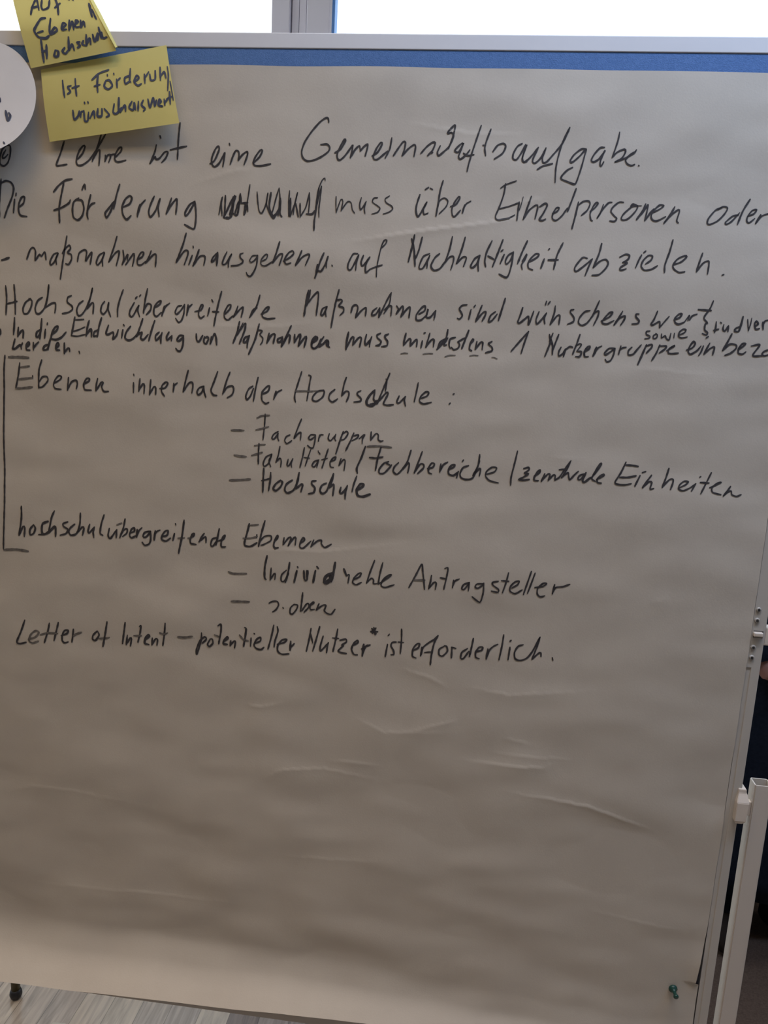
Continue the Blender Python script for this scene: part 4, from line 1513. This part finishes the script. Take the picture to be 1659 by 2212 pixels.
12: '''g34:-3383,11326 -3249,11334 -3110,11342

24:-2805,11345 -2753,11377 -2682,11383 -2660,11330 -2697,11255 -2749,11214
24:-2595,11295 -2585,11283
24:-2426,11360 -2478,11301 -2484,11219 -2448,11205 -2389,11282 -2373,11346 -2426,11360
27:-2301,11550 -2314,11396 -2327,11260
24:-2309,11262 -2243,11376 -2208,11388 -2206,11334 -2274,11247
24:-2190,11353 -2130,11403 -2139,11420 -2181,11372 -2179,11300 -2118,11306
27:-2051,11401 -2091,11299
24:-2091,11299 -1998,11379 -1946,11383 -1969,11301 -1924,11260 -1863,11256 -1809,11336''',
13: '''30:-6671,10739 -6742,10543 -6816,10374 -6769,10345 -6662,10378
g30:-6622,10430 -6505,10479 -6445,10560 -6501,10583 -6580,10510 -6613,10411 -6556,10378 -6459,10416
29:-6268,10727 -6301,10583 -6359,10402
29:-6122,10750 -6158,10615 -6201,10449
g30:-6417,10525 -6311,10563 -6140,10569
29:-6084,10536 -5988,10583 -5968,10632 -6025,10627 -6065,10547 -6068,10462 -6031,10427 -5973,10446
31:-5882,10658 -5894,10563 -5913,10448
g31:-5905,10534 -5837,10587 -5751,10623

29:-5497,10665 -5564,10593 -5575,10526 -5528,10511 -5470,10602 -5488,10657
31:-5335,10830 -5366,10649 -5412,10422
g28:-5471,10545 -5387,10557 -5302,10579

29:-5043,10846 -5068,10676 -5094,10495
29:-5012,10644 -5033,10491
29:-5029,10501 -4966,10601 -4948,10584 -4968,10469
29:-4816,10801 -4792,10822 -4808,10700 -4846,10546
g29:-4910,10643 -4789,10655
32:-4734,10594 -4660,10657 -4678,10683 -4725,10623 -4735,10538 -4670,10525
29:-4614,10633 -4624,10520
29:-4620,10530 -4559,10629 -4531,10613 -4541,10528
28:-4405,10894 -4420,10735 -4448,10527
g29:-4494,10728 -4429,10715 -4369,10740

g35:-4209,10689 -4109,10689 -3981,10716
28:-3837,10788 -3845,10676 -3890,10504 -3917,10436 -3917,10520 -3863,10656 -3791,10727 -3763,10693 -3827,10622
28:-3709,10689 -3745,10611 -3717,10576 -3663,10637 -3673,10701 -3709,10698
28:-3584,10922 -3539,10953 -3538,10834 -3572,10636
g31:-3637,10773 -3564,10748
31:-3500,10680 -3429,10733 -3438,10760 -3482,10709 -3500,10643 -3436,10640
31:-3383,10700 -3391,10625
28:-3386,10635 -3329,10705 -3311,10688 -3324,10594
31:-3171,10931 -3149,10915 -3159,10795 -3184,10635
g31:-3249,10805 -3185,10737 -3113,10725
28:-3069,10775 -3076,10645
28:-3026,10853 -3017,10844
28:-2996,10699 -2925,10742 -2926,10797 -2979,10765 -3022,10669 -2985,10617 -2913,10605 -2869,10646
27:-2726,11008 -2757,10831 -2806,10624
27:-2672,10985 -2661,10913 -2702,10763 -2714,10661
28:-2665,10711 -2559,10749 -2525,10798 -2596,10782 -2656,10694 -2654,10602 -2590,10562 -2483,10577
34:-2462,10776 -2467,10638
28:-2459,10675 -2408,10744

27:-2160,11004 -2181,10848 -2219,10643
27:-2166,10922 -2126,10780
27:-2030,11043 -2068,10876 -2122,10655
27:-1972,10903 -2010,10736 -1999,10672 -1889,10802
27:-1890,10811 -1904,10727 -1910,10653
28:-1758,11032 -1778,10885 -1814,10681
21:-1831,10889 -1735,10889
27:-1716,10863 -1630,10889 -1619,10845 -1687,10793 -1661,10786 -1736,10697 -1691,10674 -1612,10667
27:-1521,10799 -1445,10852 -1455,10887 -1506,10837 -1536,10743 -1498,10665 -1445,10661
33:-1357,10833 -1372,10649
27:-1363,10687 -1330,10799 -1296,10829
27:-1390,10757 -1331,10799 -1263,10833
30:-1249,11087 -1185,11011
30:-1189,11101 -1237,11016
30:-1264,11040 -1160,11046
24:-1220,11107 -1197,10992
24:-1003,11001 -982,11026
27:-1004,10866 -1029,10673
27:-877,10913 -937,10899 -951,10843 -914,10784 -902,10721 -944,10708
26:-808,11118 -801,10939 -808,10739
22:-852,10916 -766,10915
27:-630,10801 -548,10854 -534,10918 -576,10905 -623,10829 -626,10720 -572,10692
26:-497,10868 -506,10731
26:-499,10750 -479,10860 -407,10939 -326,11000 -270,11068
29:-270,11068 -315,10965 -346,10783 -356,10610
22:-450,10791 -348,10810
26:-167,10916 -240,10856 -235,10775 -183,10762 -120,10840 -133,10911 -168,10922
29:-56,10909 -54,10747
22:-65,10908 4,10897
26:172,10912 93,10842 82,10751 124,10755 192,10869
29:245,11071 229,10944 206,10790
26:285,10869 375,10904 389,10950 339,10946 294,10870 299,10790 352,10768
29:465,10931 452,10777
26:459,10796 484,10906 538,10973 602,11015
26:677,11164 663,10985 637,10777
26:780,10987 767,10789
27:773,11075 788,11089
26:967,11040 895,11007 852,10914 869,10817 945,10798 1034,10842 1107,10955 1196,11176
25:1196,11176 1160,11014 1109,10831
26:1109,10831 1192,10928 1225,10940 1233,10887

27:1395,10885 1407,10845''',
}
NOTE_WRITING = {
'A': '''30:1853,4635 2395,3790 3147,3068 3179,3588 3061,4291
30:2174,3964 3156,3846
30:3897,3179 3536,3874 3610,4272 4390,4073 4873,3309

33:3560,5181 2927,5247 2080,5923 1697,6384 1984,7052 2776,7288 3281,7100
27:1989,6610 2760,6515
30:4191,5312 3629,6365 3465,6996
30:3581,6881 4314,6319 4470,6671 3604,7015

33:2159,7393 1910,8559 1669,9653
30:2609,7970 2139,9359
30:1804,8668 2421,8515

30:3424,8682 3076,9270 3469,9341 3711,8862 3424,8682

36:5684,3091 5649,4042 5325,4961
30:5188,4206 6100,3736

30:5176,6564 5787,6168 5488,5995 5054,6682 5638,6694
30:6411,5764 5861,6861
30:5985,6742 6707,5939 6442,6875
30:6841,6305 7413,6028 7192,5859 6793,6577 7279,6644
30:7758,5930 7387,6730 8046,6110 7900,6733

30:4579,8616 4173,8943 4409,9251 4879,8936
30:5499,7557 4944,8948
30:4944,8948 5591,8386 5534,9056
30:6560,8278 6201,8286 6397,8665 6028,8873
30:7014,8217 6714,8583 6986,8772
30:7639,7617 7117,8796
30:7173,8666 7859,8081 7630,8751
30:8375,7739 8205,8572 9039,7705 8593,8499
30:9439,7036 9111,8303
30:9505,7637 9307,8339 9765,8276

30:7345,3271 7431,3418
30:7881,3308 7930,3526

38:9738,4113 9299,5691
33:9731,4855 9649,6032''',
'B': '''27:1661,2067 1663,3357 1682,4409
27:2290,2988 2007,3061 2188,3759 1940,4005
27:2675,2149 2634,3335 2626,4451
27:2357,3330 2922,3184

30:2188,6325 2194,7530 2540,7144 2675,6542
27:2707,7350 2797,6736 2987,6630
27:3038,6564 2985,7904 3207,7964 3378,6897
27:3408,7700 3791,6853 3764,7796
30:4127,6630 4011,7546 4322,7629 4440,6716
27:4618,6765 4913,7630 4666,7878

27:3164,5486 3179,5649
27:3436,5517 3451,5680

27:3974,2715 4584,2037 5345,1805
27:5204,2387 5209,2545

30:4481,2162 4338,3378 4297,4469
27:4088,3618 4557,3523

27:5051,3123 4853,3847 5136,4323 5488,3957 5321,3204 5051,3123

27:5426,6361 5249,7407 5503,7631 5923,6964
33:5847,5698 5649,7514
27:5783,7549 6216,6732 6196,7503

27:5713,2387 5718,2545
27:5874,3215 5828,4291
27:5848,3518 6157,3144

27:7029,2170 6837,3810
27:6903,3058 6517,3252 6496,4020 6837,3810 6920,3912

19:9882,4682 9885,6040 9872,7093
27:6790,6424 6502,7119 6786,7505 6955,6623 6964,7551
27:7280,6557 7135,7673
27:7650,6503 7462,7067 7688,7587 7528,7853
27:8019,6450 8057,7531 8434,6408 8426,7474 8628,6765
27:8720,7246 8970,7008 8865,6676 8706,7395 9002,7624
27:9220,6770 9194,7522
27:9222,7226 9487,6841
30:9707,5992 9607,7477
27:9398,6817 9782,6617

27:7240,3929 7595,3571 7443,3219 7196,3915 7417,4518 7706,4371
27:8041,3242 7982,4373
27:8044,3702 8383,3038
27:8445,3361 8465,4129 8792,4071 8892,3035

27:9294,2699 9181,4334
27:9224,3891 9551,3380 9613,4153
22:9841,2785 9821,3911 9588,5809''',
'C': '''27:-6654,18197 -6644,18153

38:-6560,18029 -6515,17904 -6487,17964 -6511,18001

27:-6544,17608 -6528,17590''',
}

# ------------------------------------------------------------------ the paper and its handwriting
paper = build_paper()
def paper_surf(V):
    V = np.asarray(V)
    return np.stack([V[:, 0], paper_y(V[:, 0], V[:, 1]) - 0.00045, V[:, 1]], -1)
for key in sorted(WRITING):
    for word in WRITING[key].split('\n\n'):
        write('handwritten_word', word, paper_surf, [M_INK, M_INK_DRY], paper)

# ------------------------------------------------------------------ notes, card, pin
QA = [(-0.6555, -0.004, 1.9781), (-0.5593, -0.005, 1.9777), (-0.5006, -0.014, 1.8806), (-0.6232, -0.009, 1.8595)]
QB = [(-0.6118, -0.0045, 1.8595), (-0.4355, -0.005, 1.8913), (-0.4131, -0.017, 1.7925), (-0.6013, -0.006, 1.7681)]
EX = [(-0.549, -0.004, 1.9782), (-0.5356, -0.004, 1.9452), (-0.524, -0.005, 1.9265), (-0.4996, -0.012, 1.8856)]
def outer_edge(v):
    t = [0.0, .40, .60, 1.0]
    return [float(np.interp(v, t, [e[k] for e in EX])) for k in range(3)]
SA = note_surface(QA, 0.003, 0.0)
SB = note_surface(QB, 0.0025, 0.0)
nA = build_note(SA, 'upper yellow sticky note standing above the top rail with its right edge turned over', outer_edge)
nB = build_note(SB, 'lower yellow sticky note below the top rail over the first written line')
for word in NOTE_WRITING['A'].split('\n\n'):
    write('handwritten_word', word, lambda V: SA(V, 0.0005), [M_NOTE_INK, M_NOTE_INK], nA, .0012, np.array([0.117, 0.118]))
for word in NOTE_WRITING['B'].split('\n\n'):
    write('handwritten_word', word, lambda V: SB(V, 0.0005), [M_NOTE_INK, M_NOTE_INK], nB, .0012, np.array([0.185, 0.096]))

DC = Vector((-0.6889, -0.0150, 1.8203))
DR = 0.0748
def disc_y(x, z):
    t = (DC.z - z) / DR
    return DC.y - 0.0125 * t - 0.006 * np.clip(t, 0, 1) ** 2
bm = bmesh.new()
rings = []
for j in range(0, 13):
    r = DR * j / 12
    n = 96
    if j == 0:
        rings.append([bm.verts.new((DC.x, float(disc_y(DC.x, DC.z)), DC.z))])
        continue
    rings.append([bm.verts.new((DC.x + r * math.cos(2 * math.pi * k / n), float(disc_y(0, DC.z + r * math.sin(2 * math.pi * k / n))), DC.z + r * math.sin(2 * math.pi * k / n))) for k in range(n)])
for k in range(96):
    bm.faces.new((rings[0][0], rings[1][k], rings[1][(k + 1) % 96]))
for A, B in zip(rings[1:], rings[2:]):
    for k in range(96):
        bm.faces.new((A[k], B[k], B[(k + 1) % 96], A[(k + 1) % 96]))
card = tag(from_bm('round_card', bm, [M_CARD], None, True), 'round white card tilting off the board beside the yellow notes', 'card')
def disc_surf(V):
    V = np.asarray(V)
    return np.stack([V[:, 0], disc_y(V[:, 0], V[:, 1]) - 0.0006, V[:, 1]], -1)
for word in NOTE_WRITING['C'].split('\n\n'):
    write('ink_mark', word, disc_surf, [M_NOTE_INK, M_NOTE_INK], card)

# green push pin through the lower right corner of the paper
pin = tag(empty('push_pin', (0.3690, float(paper_y(.369, .5715)), 0.5715)), 'green push pin in the lower right corner of the paper', 'push pin')
py = pin.location.y
bm = bmesh.new()
add_lathe(bm, [(0.0, .0060), (.0012, .0066), (.0034, .0064), (.0050, .0036), (.0080, .0027), (.0120, .0027), (.0142, .0036), (.0160, .0040), (.0172, .0034), (.0176, .0018)], (0, -.0004, 0), (.10, -1, -.12), 28)
from_bm('grip', bm, [M_GREEN], pin, True)
bm = bmesh.new()
add_lathe(bm, [(-.009, .0002), (-.006, .0006), (.002, .0006)], (0, 0, 0), (.10, -1, -.12), 10)
o = from_bm('needle', bm, [M_STEEL], pin, True)
o['label'] = 'thin steel needle'

# ------------------------------------------------------------------ chair behind the board (one leg tip shows under the paper)
CH = (-0.957, 0.381)
chair = tag(empty('chair', (CH[0] - .20, CH[1] + .14, 0)), 'tube chair behind the board, one black leg tip showing under the paper', 'chair')
cx, cy = chair.location.x, chair.location.y
for sx, sy in ((1, -1), (-1, -1), (1, 1), (-1, 1)):
    x, y = sx * .20, sy * .14
    bm = bmesh.new()
    if sy < 0:
        add_tube(bm, [(x, y, .020), (x * .99, y, .24), (x * .97, y * .97, .435)], .0100, 14)
    else:
        add_tube(bm, [(x, y, .020), (x * .98, y * .98, .24), (x * .96, y * .97, .44), (x * .93, y * 1.04, .66), (x * .90, y * 1.14, .84)], .0100, 14)
    leg = from_bm('leg', bm, [M_OLIVE], chair, True)
    bm = bmesh.new()
    add_lathe(bm, [(0.0, .0070), (.003, .0118), (.010, .0140), (.017, .0130), (.023, .0108)], (x, y, 0.0005), (0, 0, 1), 22)
    from_bm('leg_tip', bm, [M_BLACKRUB], leg, True)['label'] = 'black rubber leg tip'
bm = bmesh.new()
add_box(bm, -.215, .215, -.155, .155, .43, .475, .018, 4)
from_bm('seat', bm, [M_SEATFAB], chair, True)
bm = bmesh.new()
add_box(bm, -.20, .20, .145, .175, .60, .85, .012, 4)
from_bm('backrest', bm, [M_SEATFAB], chair, True)

# ------------------------------------------------------------------ dark sheet added over the floor at right, for its shaded look
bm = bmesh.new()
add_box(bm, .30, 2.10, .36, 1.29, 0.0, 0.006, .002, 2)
tag(from_bm('floor_shade', bm, [M_FLOOR_SHADE]), 'added dark brown sheet for the shaded floor under the person', 'floor_shade')

# ------------------------------------------------------------------ person standing behind the right edge of the board
PXC, PYC = 0.865, 0.93
def P(x, y, z): return (PXC + x, PYC + y, z)
J = {
    'pelvis': (P(0, 0, .96), .135, .095), 'waist': (P(0, .01, 1.10), .120, .085), 'chest': (P(0, .0, 1.28), .130, .090),
    'collar': (P(0, .01, 1.42), .075, .060), 'neck': (P(0, .004, 1.49), .054, .054), 'jaw': (P(0, -.012, 1.560), .068, .074),
    'brow': (P(0, -.004, 1.645), .084, .090), 'crown': (P(0, .008, 1.705), .068, .078),
    'nose': (P(0, -.100, 1.600), .008, .011),
    'ear_r': (P(-.080, .008, 1.610), .008, .020), 'ear_l': (P(.080, .008, 1.610), .008, .020),
}
B = [('pelvis', 'waist'), ('waist', 'chest'), ('chest', 'collar'), ('collar', 'neck'), ('neck', 'jaw'), ('jaw', 'brow'), ('brow', 'crown'),
     ('brow', 'nose'), ('brow', 'ear_r'), ('brow', 'ear_l')]
for s, q in ((-1, 'r'), (1, 'l')):
    J['hip_' + q] = (P(s * .095, 0, .88), .080, .085)
    J['knee_' + q] = (P(s * .088, -.02, .50), .056, .058)
    J['ankle_' + q] = (P(s * .085, .01, .095), .032, .034)
    J['heel_' + q] = (P(s * .086, .0, .045), .028, .028)
    J['toe_' + q] = (P(s * .098, -.10, .030), .020, .014)
    B += [('pelvis', 'hip_' + q), ('hip_' + q, 'knee_' + q), ('knee_' + q, 'ankle_' + q), ('ankle_' + q, 'heel_' + q), ('heel_' + q, 'toe_' + q)]
    J['shoulder_' + q] = (P(s * .180, .01, 1.375), .052, .052)
    B += [('chest', 'shoulder_' + q)]
    if s < 0:
        el, wr, pa = P(-.225, .02, 1.10), P(-.130, -.120, .815), P(-.066, -.138, .757)
        kn = [P(-.024 - .009 * k, -.146 + .002 * k, .760 - .019 * k) for k in range(4)]
        fdir = Vector((.040, -.003, -.016))
        th = [P(-.060, -.158, .777), P(-.032, -.170, .773), P(-.010, -.172, .765)]
    else:
        el, wr, pa = P(.235, .03, 1.11), P(.245, -.04, .865), P(.245, -.055, .795)
        kn = [P(.236 + .003 * k, -.090 + .021 * k, .750 + .002 * k) for k in range(4)]
        fdir = Vector((-.006, -.004, -.042))
        th = [P(.228, -.095, .808), P(.220, -.112, .782), P(.218, -.114, .755)]
    J['elbow_' + q] = (el, .040, .042)
    J['wrist_' + q] = (wr, .027, .022)
    J['palm_' + q] = (pa, .034, .018)
    B += [('shoulder_' + q, 'elbow_' + q), ('elbow_' + q, 'wrist_' + q), ('wrist_' + q, 'palm_' + q)]
    lens_ = (.86, 1.0, .94, .74)
    for k in range(4):
        a = Vector(kn[k])
        b = a + fdir * lens_[k]
        c = b + (fdir * .70 + Vector((0, .012, .004))) * lens_[k]
        J['k%d_%s' % (k, q)] = (tuple(a), .0105, .0105)
        J['m%d_%s' % (k, q)] = (tuple(b), .0092, .0092)
        J['t%d_%s' % (k, q)] = (tuple(c), .0075, .0075)
        B += [('palm_' + q, 'k%d_%s' % (k, q)), ('k%d_%s' % (k, q), 'm%d_%s' % (k, q)), ('m%d_%s' % (k, q), 't%d_%s' % (k, q))]
    for k in range(3):
        J['th%d_%s' % (k, q)] = (th[k], .0120 - .0018 * k, .0120 - .0018 * k)
    B += [('wrist_' + q, 'th0_' + q), ('th0_' + q, 'th1_' + q), ('th1_' + q, 'th2_' + q)]
person = tag(skin_mesh('person', J, B, [M_SKIN]), 'person in long dark navy coat standing behind the right board edge, one hand lowered', 'person')
def loft(bm, rings, n=32):
    """closed tube through elliptical rings [(centre, rx vector, ry vector)]"""
    R = []
    for c, ax, ay in rings:
        c, ax, ay = Vector(c), Vector(ax), Vector(ay)
        R.append([bm.verts.new(c + ax * math.cos(2 * math.pi * k / n) + ay * math.sin(2 * math.pi * k / n)) for k in range(n)])
    for A, Bq in zip(R, R[1:]):
        for k in range(n):
            bm.faces.new((A[k], A[(k + 1) % n], Bq[(k + 1) % n], Bq[k]))
    bm.faces.new(list(reversed(R[0])))
    bm.faces.new(R[-1])
def smooth_rings(keys, m=5):
    """interpolate ring keys smoothly"""
    K = np.array([list(c) + list(r) for c, r in keys], float)
    Q = np.vstack([2 * K[0] - K[1], K, 2 * K[-1] - K[-2]])
    out = []
    for i in range(1, len(Q) - 2):
        for j in range(m):
            t = j / m
            p, q, r, s_ = Q[i - 1], Q[i], Q[i + 1], Q[i + 2]
            out.append(.5 * (2 * q + (r - p) * t + (2 * p - 5 * q + 4 * r - s_) * t * t + (3 * q - p - 3 * r + s_) * t ** 3))
    out.append(K[-1])
    return out
def tube_rings(pts, m=5):
    R = smooth_rings([(p, (r,)) for p, r in pts], m)
    out = []
    for i, k in enumerate(R):
        t = Vector(R[min(i + 1, len(R) - 1)][:3] - R[max(i - 1, 0)][:3]).normalized()
        ax = t.cross(Vector((0, 1, 0)))
        if ax.length < .3:
            ax = t.cross(Vector((1, 0, 0)))
        ax.normalize()
        ay = t.cross(ax)
        out.append((k[:3], ax * float(k[3]), ay * float(k[3])))
    return out
bm = bmesh.new()
torso = [((0, 0, .17), (.185, .125)), ((0, 0, .45), (.190, .130)), ((0, 0, .75), (.186, .132)), ((0, 0, .95), (.178, .130)), ((0, .005, 1.10), (.160, .120)),
         ((0, .0, 1.25), (.185, .132)), ((0, .005, 1.36), (.195, .120)), ((0, .008, 1.42), (.150, .095)), ((0, .008, 1.455), (.088, .080)), ((0, .004, 1.50), (.070, .072))]
loft(bm, [(P(*k[:3]), (float(k[3]), 0, 0), (0, float(k[4]), 0)) for k in smooth_rings(torso)], 40)
for q in ('r', 'l'):
    s_, e_, w_ = (Vector(J[n + q][0]) for n in ('shoulder_', 'elbow_', 'wrist_'))
    loft(bm, tube_rings([((s_.x + (.085 if q == 'r' else -.085), s_.y, s_.z + .022), .040), ((s_.x + (.030 if q == 'r' else -.030), s_.y, s_.z + .004), .062), (tuple(s_.lerp(e_, .14)), .068), (tuple(s_.lerp(e_, .5)), .062), (tuple(e_), .054), (tuple(e_.lerp(w_, .5)), .048), (tuple(e_.lerp(w_, .99)), .038)]), 24)
from_bm('coat', bm, [M_TROUSER], person, True)['label'] = 'long dark navy coat'
bm = bmesh.new()
for q in ('r', 'l'):
    h_, k_, a_ = (Vector(J[n + q][0]) for n in ('hip_', 'knee_', 'ankle_'))
    loft(bm, tube_rings([(tuple(h_), .078), (tuple(h_.lerp(k_, .5)), .080), (tuple(k_), .074), (tuple(k_.lerp(a_, .5)), .070), ((a_.x, a_.y, .040), .064)]), 24)
from_bm('trousers', bm, [M_JACKET], person, True)['label'] = 'black trousers'
for q in ('r', 'l'):
    a, b, c = J['ankle_' + q][0], J['heel_' + q][0], (J['toe_' + q][0][0], J['toe_' + q][0][1] - .05, .030)
    sd = {'a': ((a[0], a[1] + .005, .085), .046, .050), 'b': (b, .042, .042), 'm': (tuple((Vector(b) + Vector(c)) / 2 + Vector((0, 0, .012))), .050, .046), 'c': (c, .042, .027)}
    skin_mesh('shoe', sd, [('a', 'b'), ('b', 'm'), ('m', 'c')], [M_SHOE], person)
bm = bmesh.new()
bmesh.ops.create_uvsphere(bm, u_segments=40, v_segments=28, radius=1.0)
for v in list(bm.verts):
    if v.co.z < -.45 or (v.co.y < -.35 and v.co.z < .52 + .25 * (-v.co.y - .35)):
        bm.verts.remove(v)
for v in bm.verts:
    v.co = Vector(P(v.co.x * .088, .012 + v.co.y * .106, 1.658 + v.co.z * .105))
from_bm('hair', bm, [M_HAIR], person, True)
for sx in (-1, 1):
    bm = bmesh.new()
    bmesh.ops.create_uvsphere(bm, u_segments=16, v_segments=10, radius=1.0)
    for v in bm.verts:
        v.co = Vector(P(sx * .031 + v.co.x * .014, -.082 + v.co.y * .010, 1.640 + v.co.z * .008))
    from_bm('eye', bm, [M_EYE], person, True)['label'] = 'dark eye'
bm = bmesh.new()
bmesh.ops.create_uvsphere(bm, u_segments=16, v_segments=10, radius=1.0)
for v in bm.verts:
    v.co = Vector(P(v.co.x * .024, -.076 + v.co.y * .012, 1.563 + v.co.z * .007))
from_bm('mouth', bm, [M_LIP], person, True)['label'] = 'closed lips'

for _o in bpy.data.objects:
    if _o.type == 'MESH' and not _o.parent and 'kind' not in _o.keys() and 'label' not in _o.keys():
        print('untagged', _o.name)
